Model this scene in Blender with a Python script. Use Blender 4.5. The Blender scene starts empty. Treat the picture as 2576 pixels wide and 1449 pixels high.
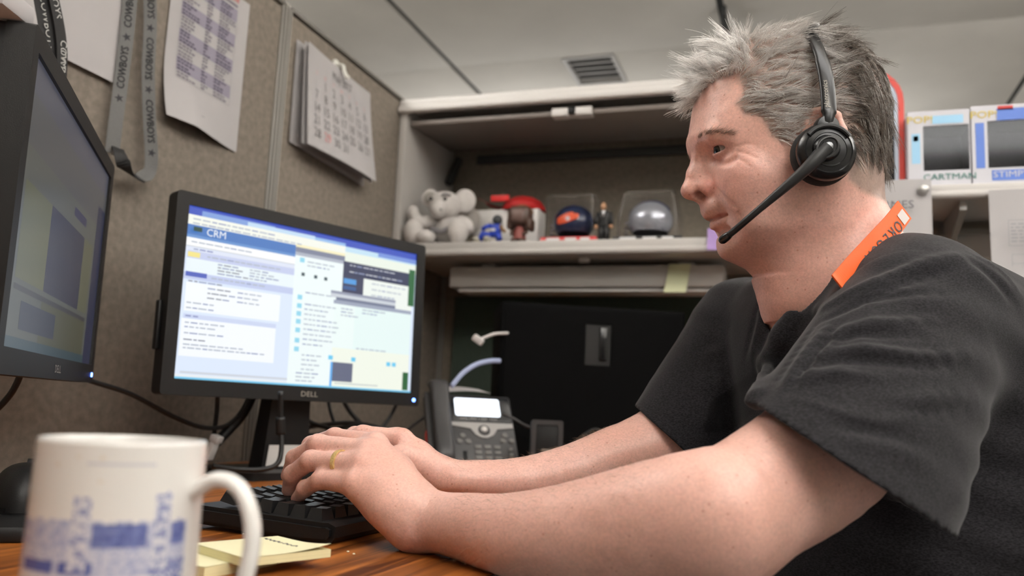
import bpy, bmesh, math, random
import numpy as np
from mathutils import Matrix, Vector, noise as mnoise
random.seed(7); rng = np.random.default_rng(7)

# ------------------------------------------------------------------ camera
W_PX, H_PX, F_PX = 2576.0, 1449.0, 2150.0
ROLL, PITCH, VPX = math.radians(2.7), math.radians(8.1), 2013.0
CAM = np.array([0.0, 0.0, 0.87])
_zc = np.array([math.sin(ROLL)*math.cos(PITCH), math.cos(ROLL)*math.cos(PITCH), -math.sin(PITCH)])
_a = VPX-W_PX/2
_yy = (_a*_zc[0]-F_PX*_zc[2])/_zc[1]
_yc = np.array([_a, -_yy, -F_PX]); _yc /= np.linalg.norm(_yc)
_xc = np.cross(_yc, _zc)
RW = np.stack([_xc, _yc, _zc])            # world = RW @ camera-space
def ray(x, y): return RW @ np.array([x-W_PX/2, -(y-H_PX/2), -F_PX])/F_PX
def P(x, y, d): return CAM+ray(x, y)*d     # pixel + depth along the optical axis -> world
def onplane(x, y, ax, val):
    d = ray(x, y); return CAM+d*((val-CAM[ax])/d[ax])
def proj(w):
    c = RW.T @ (np.asarray(w, float)-CAM); return (W_PX/2-F_PX*c[0]/c[2], H_PX/2+F_PX*c[1]/c[2])

scene = bpy.context.scene
COL = scene.collection
cam_d = bpy.data.cameras.new('camera'); cam = bpy.data.objects.new('camera', cam_d); COL.objects.link(cam)
m4 = Matrix.Identity(4)
for i in range(3):
    for j in range(3): m4[i][j] = RW[i][j]
    m4[i][3] = CAM[i]
cam.matrix_world = m4
cam_d.sensor_width = 36.0; cam_d.lens = F_PX/W_PX*36.0; cam_d.clip_start = 0.02; cam_d.clip_end = 50
cam_d.dof.use_dof = True; cam_d.dof.focus_distance = 0.86; cam_d.dof.aperture_fstop = 5.0
scene.camera = cam

# ------------------------------------------------------------------ world, light, exposure
world = bpy.data.worlds.new('world'); scene.world = world; world.use_nodes = True
world.node_tree.nodes['Background'].inputs[0].default_value = (1.0, 0.97, 0.93, 1)
world.node_tree.nodes['Background'].inputs[1].default_value = 0.05
scene.view_settings.view_transform = 'Standard'; scene.view_settings.look = 'None'
scene.view_settings.gamma = 1.0; scene.view_settings.use_curve_mapping = False
scene.view_settings.exposure = 0.0
CEIL = 2.70
ADDED_LAMPS = [(1.0, -1.0, 1.25, 2.34), (1.8, 0.9, 0.8, 2.34), (0.55, 0.5, 0.40, 2.34), (1.0, 2.5, 0.6, 2.34), (2.5, 2.5, 0.6, 2.34), (-3.3, 2.2, 0.5, 2.34), (2.7, -1.0, 0.8, 2.34), (-1.95, 0.6, 1.1, 2.34), (-1.7, 5.3, 0.27, 1.75), (0.0, 5.4, 0.14, 1.70)]   # unseen hanging lamps added to light ceiling and man (x, y, weight, height)
LAMP_DOWN, LAMP_UP = 9.0, 52.0

# ------------------------------------------------------------------ helpers
MATS = {}
def nt_new(name):
    m = bpy.data.materials.new(name); m.use_nodes = True
    nt = m.node_tree; b = nt.nodes['Principled BSDF']; MATS[name] = m
    return m, nt, b
def mat(name, col, rough=0.5, metal=0.0, var=0.0, vscale=30.0, bump=0.0, bscale=200.0, spec=0.5, stretch=None, **kw):
    m, nt, b = nt_new(name)
    b.inputs['Base Color'].default_value = (*col, 1); b.inputs['Roughness'].default_value = rough
    b.inputs['Metallic'].default_value = metal; b.inputs['Specular IOR Level'].default_value = spec
    for k, v in kw.items(): b.inputs[k.replace('_', ' ')].default_value = v
    if var or bump:
        tc = nt.nodes.new('ShaderNodeTexCoord'); mp = nt.nodes.new('ShaderNodeMapping')
        nt.links.new(tc.outputs['Object'], mp.inputs[0])
        if stretch: mp.inputs['Scale'].default_value = stretch
    if var:
        n = nt.nodes.new('ShaderNodeTexNoise'); n.inputs['Scale'].default_value = vscale; n.inputs['Detail'].default_value = 5
        nt.links.new(mp.outputs[0], n.inputs['Vector'])
        r = nt.nodes.new('ShaderNodeValToRGB'); nt.links.new(n.outputs['Fac'], r.inputs[0])
        r.color_ramp.elements[0].position = 0.3; r.color_ramp.elements[1].position = 0.7
        r.color_ramp.elements[0].color = (*[c*(1-var) for c in col], 1)
        r.color_ramp.elements[1].color = (*[min(1, c*(1+var)) for c in col], 1)
        nt.links.new(r.outputs[0], b.inputs['Base Color'])
    if bump:
        n2 = nt.nodes.new('ShaderNodeTexNoise'); n2.inputs['Scale'].default_value = bscale; n2.inputs['Detail'].default_value = 3
        nt.links.new(mp.outputs[0], n2.inputs['Vector'])
        bp = nt.nodes.new('ShaderNodeBump'); bp.inputs['Strength'].default_value = bump; bp.inputs['Distance'].default_value = 0.002
        nt.links.new(n2.outputs['Fac'], bp.inputs['Height']); nt.links.new(bp.outputs[0], b.inputs['Normal'])
    return m
def emis(name, col, strength):
    m, nt, b = nt_new(name)
    b.inputs['Base Color'].default_value = (0.02, 0.02, 0.02, 1)
    b.inputs['Emission Color'].default_value = (*col, 1); b.inputs['Emission Strength'].default_value = strength
    return m
def vcol_mat(name, rough=0.5, emit=0.0, bump=0.0, bscale=300, spec=0.5):
    m, nt, b = nt_new(name)
    a = nt.nodes.new('ShaderNodeVertexColor'); a.layer_name = 'Col'
    b.inputs['Roughness'].default_value = rough; b.inputs['Specular IOR Level'].default_value = spec
    if emit:
        b.inputs['Base Color'].default_value = (0.015, 0.015, 0.015, 1)
        nt.links.new(a.outputs['Color'], b.inputs['Emission Color']); b.inputs['Emission Strength'].default_value = emit
    else: nt.links.new(a.outputs['Color'], b.inputs['Base Color'])
    if bump:
        tc = nt.nodes.new('ShaderNodeTexCoord'); n2 = nt.nodes.new('ShaderNodeTexNoise'); n2.inputs['Scale'].default_value = bscale
        nt.links.new(tc.outputs['Object'], n2.inputs['Vector'])
        bp = nt.nodes.new('ShaderNodeBump'); bp.inputs['Strength'].default_value = bump; bp.inputs['Distance'].default_value = 0.002
        nt.links.new(n2.outputs['Fac'], bp.inputs['Height']); nt.links.new(bp.outputs[0], b.inputs['Normal'])
    return m
def frame(origin, x, y, z=None):
    """4x4 from local axes (z = x cross y)"""
    x = Vector(x).normalized(); y = Vector(y); y = (y-x*y.dot(x)).normalized(); z = x.cross(y)
    return Matrix(((x[0], y[0], z[0], origin[0]), (x[1], y[1], z[1], origin[1]), (x[2], y[2], z[2], origin[2]), (0, 0, 0, 1)))
def rotz(a, o=(0, 0, 0)): return Matrix.Translation(o) @ Matrix.Rotation(a, 4, 'Z')
def smooth_path(pts, n=8):
    pts = [np.array(p, float) for p in pts]
    P_ = [2*pts[0]-pts[1]]+pts+[2*pts[-1]-pts[-2]]
    out = []
    for i in range(1, len(P_)-2):
        p0, p1, p2, p3 = P_[i-1:i+3]
        for t in np.linspace(0, 1, n, endpoint=False):
            out.append(0.5*((2*p1)+(-p0+p2)*t+(2*p0-5*p1+4*p2-p3)*t*t+(-p0+3*p1-3*p2+p3)*t**3))
    out.append(pts[-1]); return out
class B:
    """collects geometry for ONE mesh object"""
    def __init__(s): s.v = []; s.f = []; s.c = []; s.cur = None
    def _add(s, v, f, M=None):
        o = len(s.v)
        if M is not None: v = [M @ Vector(p) for p in v]
        s.v += [tuple(p) for p in v]; s.f += [tuple(i+o for i in q) for q in f]; s.c += [s.cur]*len(f); return s
    def col(s, c): s.cur = c; return s
    def bm(s, bm, M=None):
        bm.verts.index_update(); v = [tuple(x.co) for x in bm.verts]; f = [[x.index for x in q.verts] for q in bm.faces]; bm.free(); return s._add(v, f, M)
    def box(s, c, size, M=None, bev=0.0, seg=2, R=None):
        bm = bmesh.new(); bmesh.ops.create_cube(bm, size=1.0)
        for v in bm.verts: v.co = Vector((v.co.x*size[0], v.co.y*size[1], v.co.z*size[2]))
        if bev: bmesh.ops.bevel(bm, geom=bm.edges[:], offset=bev, segments=seg, profile=0.5, affect='EDGES')
        T = Matrix.Translation(c)
        if R is not None: T = T @ R
        return s.bm(bm, (M @ T) if M is not None else T)
    def tube(s, pts, r, n=8, M=None, cap=True, flat=None):
        pts = [Vector(p) for p in pts]; rr = r if hasattr(r, '__len__') else [r]*len(pts)
        V = []; Fc = []; up = None
        for i, p in enumerate(pts):
            t = (pts[min(i+1, len(pts)-1)]-pts[max(i-1, 0)]).normalized()
            if up is None: up = t.orthogonal().normalized() if flat is None else Vector(flat)
            up = (up-t*up.dot(t)).normalized(); q = t.cross(up)
            for k in range(n):
                a = 2*math.pi*k/n; V.append(p+up*math.cos(a)*rr[i]+q*math.sin(a)*rr[i])
        for i in range(len(pts)-1):
            for k in range(n): Fc.append((i*n+k, i*n+(k+1) % n, (i+1)*n+(k+1) % n, (i+1)*n+k))
        if cap: Fc.append(tuple(range(n))[::-1]); Fc.append(tuple((len(pts)-1)*n+k for k in range(n)))
        return s._add(V, Fc, M)
    def cyl(s, p0, p1, r0, r1=None, n=24, M=None): return s.tube([p0, p1], [r0, r0 if r1 is None else r1], n, M)
    def strap(s, pts, wdirs, w, th, M=None):
        """flat band: centre points, width directions, width, thickness"""
        pts = [Vector(p) for p in pts]; V = []; Fc = []
        for i, p in enumerate(pts):
            t = (pts[min(i+1, len(pts)-1)]-pts[max(i-1, 0)]).normalized()
            wd = Vector(wdirs[i] if not isinstance(wdirs, Vector) else wdirs); wd = (wd-t*wd.dot(t)).normalized(); nn = t.cross(wd)
            for a, b in ((-1, -1), (1, -1), (1, 1), (-1, 1)): V.append(p+wd*a*w/2+nn*b*th/2)
        for i in range(len(pts)-1):
            for k in range(4): Fc.append((i*4+k, i*4+(k+1) % 4, (i+1)*4+(k+1) % 4, (i+1)*4+k))
        Fc.append((3, 2, 1, 0)); e = (len(pts)-1)*4; Fc.append((e, e+1, e+2, e+3))
        return s._add(V, Fc, M)
    def lathe(s, prof, n=40, M=None, close=False):
        V = []; Fc = []
        for r, z in prof:
            for k in range(n): a = 2*math.pi*k/n; V.append((r*math.cos(a), r*math.sin(a), z))
        for i in range(len(prof)-1):
            for k in range(n): Fc.append((i*n+k, i*n+(k+1) % n, (i+1)*n+(k+1) % n, (i+1)*n+k))
        if close: Fc.append(tuple(range(n))[::-1]); Fc.append(tuple((len(prof)-1)*n+k for k in range(n)))
        return s._add(V, Fc, M)
    def sph(s, c, r, M=None, R=None, n=20):
        r = r if hasattr(r, '__len__') else (r, r, r)
        bm = bmesh.new(); bmesh.ops.create_uvsphere(bm, u_segments=n, v_segments=max(6, n//2+2), radius=1.0)
        T = Matrix.Translation(c)
        if R is not None: T = T @ R
        T = T @ Matrix.Diagonal((*r, 1))
        return s.bm(bm, (M @ T) if M is not None else T)
    def prism(s, poly, z0, z1, M=None):
        n = len(poly); V = [(x, y, z0) for x, y in poly]+[(x, y, z1) for x, y in poly]
        Fc = [tuple(range(n))[::-1], tuple(range(n, 2*n))]+[(k, (k+1) % n, n+(k+1) % n, n+k) for k in range(n)]
        return s._add(V, Fc, M)
    def ring(s, outer, inner, z0, z1, M=None):
        """frame between two polygons of the same length"""
        n = len(outer); V = []
        for z in (z0, z1): V += [(x, y, z) for x, y in outer]; V += [(x, y, z) for x, y in inner]
        Fc = []
        for k in range(n):
            j = (k+1) % n; Fc += [(n+k, n+j, j, k), (2*n+k, 2*n+j, 3*n+j, 3*n+k), (k, j, 2*n+j, 2*n+k), (n+j, n+k, 3*n+k, 3*n+j)]
        return s._add(V, Fc, M)
    def quad(s, x0, y0, x1, y1, z, c=None, M=None):
        if c is not None: s.cur = c
        return s._add([(x0, y0, z), (x1, y0, z), (x1, y1, z), (x0, y1, z)], [(0, 1, 2, 3)], M)
    def grid(s, fn, nu, nv, M=None):
        V = [fn(i/(nu-1), j/(nv-1)) for j in range(nv) for i in range(nu)]
        return s._add(V, [(j*nu+i, j*nu+i+1, (j+1)*nu+i+1, (j+1)*nu+i) for j in range(nv-1) for i in range(nu-1)], M)
    def text(s, txt, size, M, ext=0.0002, ax='CENTER', bold=0.0, sx=1.0):
        v, f = text_mesh(txt, ax)
        M2 = M @ Matrix.Diagonal((size*sx, size, 1, 1))
        o = len(s.v); s._add([(p[0], p[1], ext) for p in v], f, M2)
        return s
    def mesh(s, name, smooth=None):
        me = bpy.data.meshes.new(name); me.from_pydata(s.v, [], s.f)
        bm = bmesh.new(); bm.from_mesh(me)
        if any(c is not None for c in s.c):
            lay = bm.loops.layers.float_color.new('Col')
            for f, c in zip(bm.faces, s.c):
                for l in f.loops: l[lay] = (*(c or (0.5, 0.5, 0.5)), 1)
        bm.to_mesh(me); bm.free()
        if smooth is not None:
            me.shade_smooth()
            if smooth < 180: me.set_sharp_from_angle(angle=math.radians(smooth))
        return me
_TXT = {}
def text_mesh(txt, ax):
    if (txt, ax) not in _TXT:
        c = bpy.data.curves.new('t', 'FONT'); c.body = txt; c.align_x = ax; c.align_y = 'CENTER'; c.size = 1.0; c.resolution_u = 2
        o = bpy.data.objects.new('t', c); COL.objects.link(o)
        dg = bpy.context.evaluated_depsgraph_get(); me = bpy.data.meshes.new_from_object(o.evaluated_get(dg))
        _TXT[(txt, ax)] = ([tuple(v.co) for v in me.vertices], [tuple(p.vertices) for p in me.polygons])
        bpy.data.objects.remove(o); bpy.data.curves.remove(c); bpy.data.meshes.remove(me)
    return _TXT[(txt, ax)]
def link(name, me, m, parent=None, M=None):
    o = bpy.data.objects.new(name, me); COL.objects.link(o)
    if m is not None and len(me.materials) == 0: me.materials.append(MATS[m] if isinstance(m, str) else m)
    if parent is not None: o.parent = parent
    if M is not None: o.matrix_basis = M
    return o
def part(name, b, m, parent=None, smooth=35, label=None, M=None):
    o = link(name, b.mesh(name, smooth), m, parent, M)
    if label: o['label'] = label
    return o
def tag(o, label, cat, group=None):
    o['label'] = label; o['category'] = cat
    if group: o['group'] = group
    return o
def thing(name, label, cat, M=None, group=None):
    o = bpy.data.objects.new(name, None); COL.objects.link(o); o.empty_display_size = 0.05
    if M is not None: o.matrix_basis = M
    return tag(o, label, cat, group)
def single(name, b, m, label, cat, M=None, group=None, smooth=35): return tag(link(name, b.mesh(name, smooth), m, None, M), label, cat, group)
def struct(name, b, m, smooth=35):
    o = link(name, b.mesh(name, smooth), m); o['kind'] = 'structure'; return o
def rrect(x0, y0, x1, y1, r, n=5):
    out = []
    for cx, cy, a0 in ((x1-r, y1-r, 0), (x0+r, y1-r, 90), (x0+r, y0+r, 180), (x1-r, y0+r, 270)):
        for k in range(n+1): a = math.radians(a0+90*k/n); out.append((cx+r*math.cos(a), cy+r*math.sin(a)))
    return out
# ------------------------------------------------------------------ the room
mat('carpet', (0.22, 0.21, 0.20), 0.95, var=0.3, vscale=60, bump=0.4)
mat('room_wall', (0.55, 0.53, 0.48), 0.9, var=0.04, vscale=4)
mat('tile', (0.78, 0.755, 0.70), 0.95, var=0.05, vscale=2.5, bump=0.15, bscale=90)
mat('grid_black', (0.03, 0.032, 0.03), 0.6)
mat('metal_cream', (0.52, 0.50, 0.48), 0.42, var=0.03, vscale=8, bump=0.05, bscale=400)
mat('metal_white', (0.75, 0.73, 0.71), 0.35)
mat('metal_grey', (0.42, 0.41, 0.40), 0.4, metal=0.3)
mat('alu', (0.34, 0.325, 0.30), 0.4, metal=0.5)
mat('black_plastic', (0.007, 0.007, 0.0075), 0.45, bump=0.12, bscale=900, spec=0.35)
mat('black_gloss', (0.008, 0.008, 0.009), 0.2)
mat('rubber', (0.008, 0.008, 0.008), 0.5)
mat('dark_gap', (0.015, 0.015, 0.013), 0.8)
def fabric(name, c1, c2):
    m, nt, b = nt_new(name)
    tc = nt.nodes.new('ShaderNodeTexCoord'); outs = []
    for sc in ((1, 1, 12), (12, 12, 1)):
        mp = nt.nodes.new('ShaderNodeMapping'); mp.inputs['Scale'].default_value = sc; nt.links.new(tc.outputs['Object'], mp.inputs[0])
        n = nt.nodes.new('ShaderNodeTexNoise'); n.inputs['Scale'].default_value = 75; n.inputs['Detail'].default_value = 4; nt.links.new(mp.outputs[0], n.inputs['Vector']); outs.append(n)
    a = nt.nodes.new('ShaderNodeMath'); a.operation = 'ADD'; nt.links.new(outs[0].outputs['Fac'], a.inputs[0]); nt.links.new(outs[1].outputs['Fac'], a.inputs[1])
    h = nt.nodes.new('ShaderNodeMath'); h.operation = 'MULTIPLY'; h.inputs[1].default_value = 0.5; nt.links.new(a.outputs[0], h.inputs[0])
    r = nt.nodes.new('ShaderNodeValToRGB'); r.color_ramp.elements[0].position = 0.36; r.color_ramp.elements[1].position = 0.64; r.color_ramp.elements[0].color = (*c1, 1); r.color_ramp.elements[1].color = (*c2, 1)
    nt.links.new(h.outputs[0], r.inputs[0]); nt.links.new(r.outputs[0], b.inputs['Base Color']); b.inputs['Roughness'].default_value = 0.95; b.inputs['Specular IOR Level'].default_value = 0.15
    bp = nt.nodes.new('ShaderNodeBump'); bp.inputs['Strength'].default_value = 0.5; bp.inputs['Distance'].default_value = 0.0015; nt.links.new(h.outputs[0], bp.inputs['Height']); nt.links.new(bp.outputs[0], b.inputs['Normal'])
fabric('panel_fabric', (0.175, 0.150, 0.124), (0.275, 0.238, 0.20))
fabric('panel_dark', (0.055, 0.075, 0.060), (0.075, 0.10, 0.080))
fabric('panel_backing', (0.19, 0.165, 0.13), (0.27, 0.235, 0.19))
RX0, RX1, RY0, RY1 = -4.2, 4.2, -3.2, 7.2
struct('floor', B().box((0, 2, -0.05), (8.6, 10.6, 0.1)), 'carpet')
struct('wall_left', B().box((RX0-0.05, 2, 1.35), (0.1, 10.6, 2.8)), 'room_wall')
struct('wall_right', B().box((RX1+0.05, 2, 1.35), (0.1, 10.6, 2.8)), 'room_wall')
struct('wall_back', B().box((0, RY1+0.05, 1.35), (8.4, 0.1, 2.8)), 'room_wall')
struct('wall_front', B().box((0, RY0-0.05, 1.35), (8.4, 0.1, 2.8)), 'room_wall')
ceil_o = struct('ceiling', B().box((0, 2, CEIL+0.07), (8.6, 10.6, 0.1)), 'grid_black')
_xs = [-1.79+1.452*k for k in range(-1, 5)]; _xs = [RX0]+[x for x in _xs if RX0 < x < RX1]+[RX1]
_ys = [y for y in (4.09+1.22*k for k in range(-6, 3)) if RY0 < y < RY1]; _ys = [RY0]+_ys+[RY1]
_tm = {}
VENT = (-1.184, 4.095, -0.905, 4.47)
for i in range(len(_xs)-1):
    for j in range(len(_ys)-1):
        x0, x1, y0, y1 = _xs[i]+0.016, _xs[i+1]-0.016, _ys[j]+0.0015, _ys[j+1]-0.0015
        if x0 < -1.0 < x1 and y0 < 4.3 < y1:                        # the tile with the vent is cut around it
            for a in ((x0, y0, VENT[0], y1), (VENT[2], y0, x1, y1), (VENT[0], VENT[3], VENT[2], y1)):
                part('ceiling_tile', B().box(((a[0]+a[2])/2, (a[1]+a[3])/2, CEIL+0.01), (a[2]-a[0], a[3]-a[1], 0.02), bev=0.002), 'tile', ceil_o)
            continue
        key = (round(x1-x0, 3), round(y1-y0, 3))
        if key not in _tm: _tm[key] = B().box((0, 0, 0), (x1-x0, y1-y0, 0.02), bev=0.002).mesh('ceiling_tile', 35)
        link('ceiling_tile', _tm[key], 'tile', ceil_o, Matrix.Translation(((x0+x1)/2, (y0+y1)/2, CEIL+0.01)))
mat('vent_grey', (0.55, 0.54, 0.52), 0.5)
v = thing('ceiling_vent', 'small grey louvred air vent set in the ceiling above the shelf unit', 'vent', Matrix.Translation(((VENT[0]+VENT[2])/2, (VENT[1]+VENT[3])/2, CEIL)))
vw, vh = VENT[2]-VENT[0], VENT[3]-VENT[1]
part('vent_frame', B().ring([(-vw/2, -vh/2), (vw/2, -vh/2), (vw/2, vh/2), (-vw/2, vh/2)], [(-vw/2+0.02, -vh/2+0.02), (vw/2-0.02, -vh/2+0.02), (vw/2-0.02, vh/2-0.02), (-vw/2+0.02, vh/2-0.02)], -0.008, 0.03), 'vent_grey', v)
part('vent_back', B().box((0, 0, 0.032), (vw, vh, 0.004)), 'metal_grey', v)
for k in range(5): part('vent_slat', B().box((0, -vh/2+0.05+k*(vh-0.1)/4, 0.012), (vw-0.045, 0.055, 0.003), R=Matrix.Rotation(0.3, 4, 'X')), 'metal_white' if k % 2 else 'vent_grey', v)
s_ = thing('ceiling_sprinkler', 'small dark sprinkler fitting hanging from the ceiling above the man', 'sprinkler', Matrix.Translation((-0.327, 3.70, CEIL)))
part('sprinkler_pipe', B().tube([(0, 0, 0.0), (0, 0, -0.03), (0.0, 0.06, -0.05), (0.01, 0.22, -0.055)], 0.016, 12), 'grid_black', s_)
part('sprinkler_head', B().lathe([(0.004, 0.0), (0.022, -0.004), (0.024, -0.02), (0.01, -0.032), (0.02, -0.04), (0.004, -0.043)], 20, Matrix.Translation((0.01, 0.22, -0.06))), 'metal_grey', s_)
emis('diffuser', (1.0, 0.96, 0.90), 3.0)
for k, (x, y, w, LAMP_Z) in enumerate(ADDED_LAMPS):  # added lamps out of view, shining down and up onto the ceiling
    t = thing('added_pendant', 'unseen lit pendant lamp added to brighten the ceiling and the man', 'light', Matrix.Translation((x, y, LAMP_Z)), 'added unseen pendant lamps')
    part('light_frame', B().ring([(-0.62, -0.32), (0.62, -0.32), (0.62, 0.32), (-0.62, 0.32)], [(-0.58, -0.28), (0.58, -0.28), (0.58, 0.28), (-0.58, 0.28)], -0.015, 0.0), 'metal_white', t)
    part('diffuser', B().box((0, 0, -0.006), (1.16, 0.56, 0.006)), 'diffuser', t)
    l = bpy.data.lights.new('added_area_light', 'AREA'); l.shape = 'RECTANGLE'; l.size = 1.14; l.size_y = 0.54; l.energy = LAMP_DOWN*w; l.color = (1.0, 0.98, 0.965)
    o = bpy.data.objects.new('added_pendant_lamp', l); COL.objects.link(o); o.parent = t; o.location = (0, 0, -0.017)
    l = l.copy(); l.energy = LAMP_UP*w; o = bpy.data.objects.new('added_pendant_lamp', l); COL.objects.link(o); o.parent = t; o.location = (0, 0, 0.06); o.rotation_euler = (math.pi, 0, 0)
    part('lamp_tray', B().box((0, 0, 0.02), (1.16, 0.56, 0.03)), 'metal_white', t)
    for sx_ in (-0.5, 0.5): part('cord', B().cyl((sx_, 0, 0.03), (sx_, 0, CEIL-LAMP_Z), 0.002, n=6), 'metal_grey', t)

# ------------------------------------------------------------------ cubicle panels
WX = -1.08; PT = 1.74; DESK = 0.74
mat('trim_dark', (0.16, 0.15, 0.135), 0.5)
def panel(label, a, b_, face, zlo=0.02, ztop=PT, mt='panel_fabric'):
    """fabric screen from a to b (world xy); face = +1 front on the left-hand normal side"""
    a = Vector((*a, 0)); b_ = Vector((*b_, 0)); L = (b_-a).length; M = frame(a, b_-a, (0, 0, 1))
    t = thing('cubicle_panel', label, 'partition', M)
    part('fabric_panel', B().box((L/2, (zlo+ztop)/2, -0.0225), (L-0.036, ztop-zlo-0.03, 0.045), bev=0.004), mt, t)
    part('top_trim', B().box((L/2, ztop-0.005, -0.0225), (L, 0.010, 0.050), bev=0.002), 'trim_dark', t)
    for x in (0.008, L-0.008):
        part('edge_trim', B().box((x-0.0045 if x < L/2 else x+0.0045, (zlo+ztop)/2, -0.0225), (0.005, ztop-zlo, 0.052), bev=0.001), 'alu', t)
        part('edge_trim', B().box((x+0.006 if x < L/2 else x-0.006, (zlo+ztop)/2, -0.0225), (0.005, ztop-zlo, 0.050), bev=0.001), 'alu', t)
    part('base_rail', B().box((L/2, 0.05, -0.0225), (L, 0.1, 0.05)), 'metal_grey', t)
    return t
SEAM = 1.53
panel('beige woven fabric cubicle panel behind the two monitors, hung with paper sheets and lanyards', (WX, -0.55), (WX, SEAM), 1)
panel('beige woven fabric cubicle panel carrying the month calendar, beyond the metal seam', (WX, SEAM+0.004), (WX, 2.505), 1)
panel('shaded panel at the back of the cubicle behind the cabinet shelf', (WX+0.0, 2.47), (0.10, 2.47), 1, mt='panel_backing')
panel('shaded cubicle panel under the shelf with the collectible boxes', (0.13, 2.19), (1.75, 2.19), 1, ztop=1.40, mt='panel_backing')
for nm, x0, x1 in (('tackboard', WX+0.06, 0.05),):
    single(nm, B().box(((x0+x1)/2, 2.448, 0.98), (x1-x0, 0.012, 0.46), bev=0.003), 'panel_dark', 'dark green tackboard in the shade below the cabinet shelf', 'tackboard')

# ------------------------------------------------------------------ desk
m, nt, b = nt_new('walnut')
tc = nt.nodes.new('ShaderNodeTexCoord'); mp = nt.nodes.new('ShaderNodeMapping'); mp.inputs['Scale'].default_value = (26, 1.6, 1); mp.inputs['Rotation'].default_value = (0, 0, math.radians(-62))
n = nt.nodes.new('ShaderNodeTexNoise'); n.inputs['Scale'].default_value = 3.2; n.inputs['Detail'].default_value = 8; n.inputs['Distortion'].default_value = 0.8
nt.links.new(tc.outputs['Object'], mp.inputs[0]); nt.links.new(mp.outputs[0], n.inputs['Vector'])
r = nt.nodes.new('ShaderNodeValToRGB'); e = r.color_ramp.elements; e[0].position = 0.30; e[1].position = 0.72; e[0].color = (0.075, 0.018, 0.003, 1); e[1].color = (0.47, 0.155, 0.030, 1); q = e.new(0.5); q.color = (0.26, 0.080, 0.014, 1)
nt.links.new(n.outputs['Fac'], r.inputs[0]); nt.links.new(r.outputs[0], b.inputs['Base Color']); b.inputs['Roughness'].default_value = 0.42; b.inputs['Specular IOR Level'].default_value = 0.3
mat('edge_band', (0.03, 0.015, 0.01), 0.5)
desk = thing('corner_desk', 'walnut wood-grain corner desk carrying the keyboard, monitors and mug', 'desk', Matrix.Translation((-0.6, 1.0, 0)))
DP = [(-1.078, -0.30), (-0.24, -0.30), (-0.235, 0.62), (-0.225, 1.05), (-0.17, 1.27), (0.0, 1.40), (0.09, 1.42), (0.09, 2.43), (-1.078, 2.43)]
DM = Matrix.Translation((0.6, -1.0, 0))
part('worktop', B().prism(DP, DESK-0.028, DESK), 'walnut', desk, M=DM)
part('edge_band', B().strap([(x, y, DESK-0.0145) for x, y in DP[1:8]], Vector((0, 0, 1)), 0.027, 0.004), 'edge_band', desk, M=DM)
for x, y in ((-0.33, -0.2), (0.02, 1.6), (-1.0, -0.2), (0.02, 2.35), (-1.0, 2.35)): part('desk_leg', B().box((x, y, (DESK-0.028)/2), (0.06, 0.06, DESK-0.028), bev=0.006), 'metal_grey', desk, M=DM)

# ------------------------------------------------------------------ cabinet on the back panel
CY, CX0, CX1 = 2.10, WX+0.001, 0.09
SZ = 1.313; CT = 1.722
cab = thing('overhead_cabinet', 'cream metal overhead cabinet with its door slid up, toys on its shelf', 'cabinet', Matrix.Translation(((CX0+CX1)/2, CY, SZ-0.04)))
CM = Matrix.Translation((-(CX0+CX1)/2, -CY, -(SZ-0.04)))
cx = (CX0+CX1)/2; cw = CX1-CX0
def cpart(nm, b_, mt, lab=None, parent=None): return part(nm, b_, mt, parent or cab, label=lab, M=CM if parent is None else None)
cpart('shelf_board', B().box((cx, CY+0.185, SZ-0.018), (cw, 0.365, 0.036), bev=0.006, seg=3), 'metal_cream')
cpart('shelf_lip', B().tube([(CX0+0.001, CY+0.006, SZ-0.030), (CX1-0.001, CY+0.006, SZ-0.030)], 0.010, 12), 'metal_cream')
for x in (CX0+0.012, CX1-0.012): cpart('side_panel', B().box((x, CY+0.185, (SZ+CT)/2), (0.022, 0.36, CT-SZ-0.004), bev=0.003), 'metal_cream')
cpart('top_board', B().box((cx, CY+0.19, CT-0.008), (cw, 0.36, 0.016), bev=0.003), 'metal_cream')
cpart('front_rail', B().box((cx, CY+0.010, CT-0.006), (cw, 0.024, 0.022), bev=0.005, seg=3), 'metal_white')
cpart('front_rail', B().box((cx, CY-0.002, CT-0.026), (cw, 0.022, 0.020), bev=0.006, seg=3), 'metal_white')
mat('door_taupe', (0.235, 0.205, 0.185), 0.5)
dr = cpart('flipper_door', B().box((cx, CY+0.165, CT-0.052), (cw-0.06, 0.30, 0.014), bev=0.004, R=Matrix.Rotation(0.06, 4, 'X')), 'door_taupe', 'taupe door slid in under the cabinet top')
hx = onplane(1435, 258, 1, CY)[0]
hh = B().box((hx-0.031, CY+0.024, CT-0.060), (0.045, 0.035, 0.022), bev=0.003); hh.box((hx+0.034, CY+0.024, CT-0.060), (0.045, 0.035, 0.022), bev=0.003); hh.box((hx, CY+0.032, CT-0.062), (0.11, 0.02, 0.014), bev=0.002)
part('door_handle', hh, 'metal_white', dr)
part('latch', B().box((hx, CY+0.018, CT-0.056), (0.020, 0.020, 0.018), bev=0.003), 'black_plastic', dr)
cpart('cross_bar', B().box((cx+0.05, CY+0.345, CT-0.075), (cw-0.12, 0.018, 0.026), bev=0.003), 'grid_black')
cpart('hinge_arm', B().tube([(CX0+0.05, CY+0.34, CT-0.07), (CX0+0.035, CY+0.30, CT-0.16)], 0.013, 8), 'grid_black')
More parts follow.
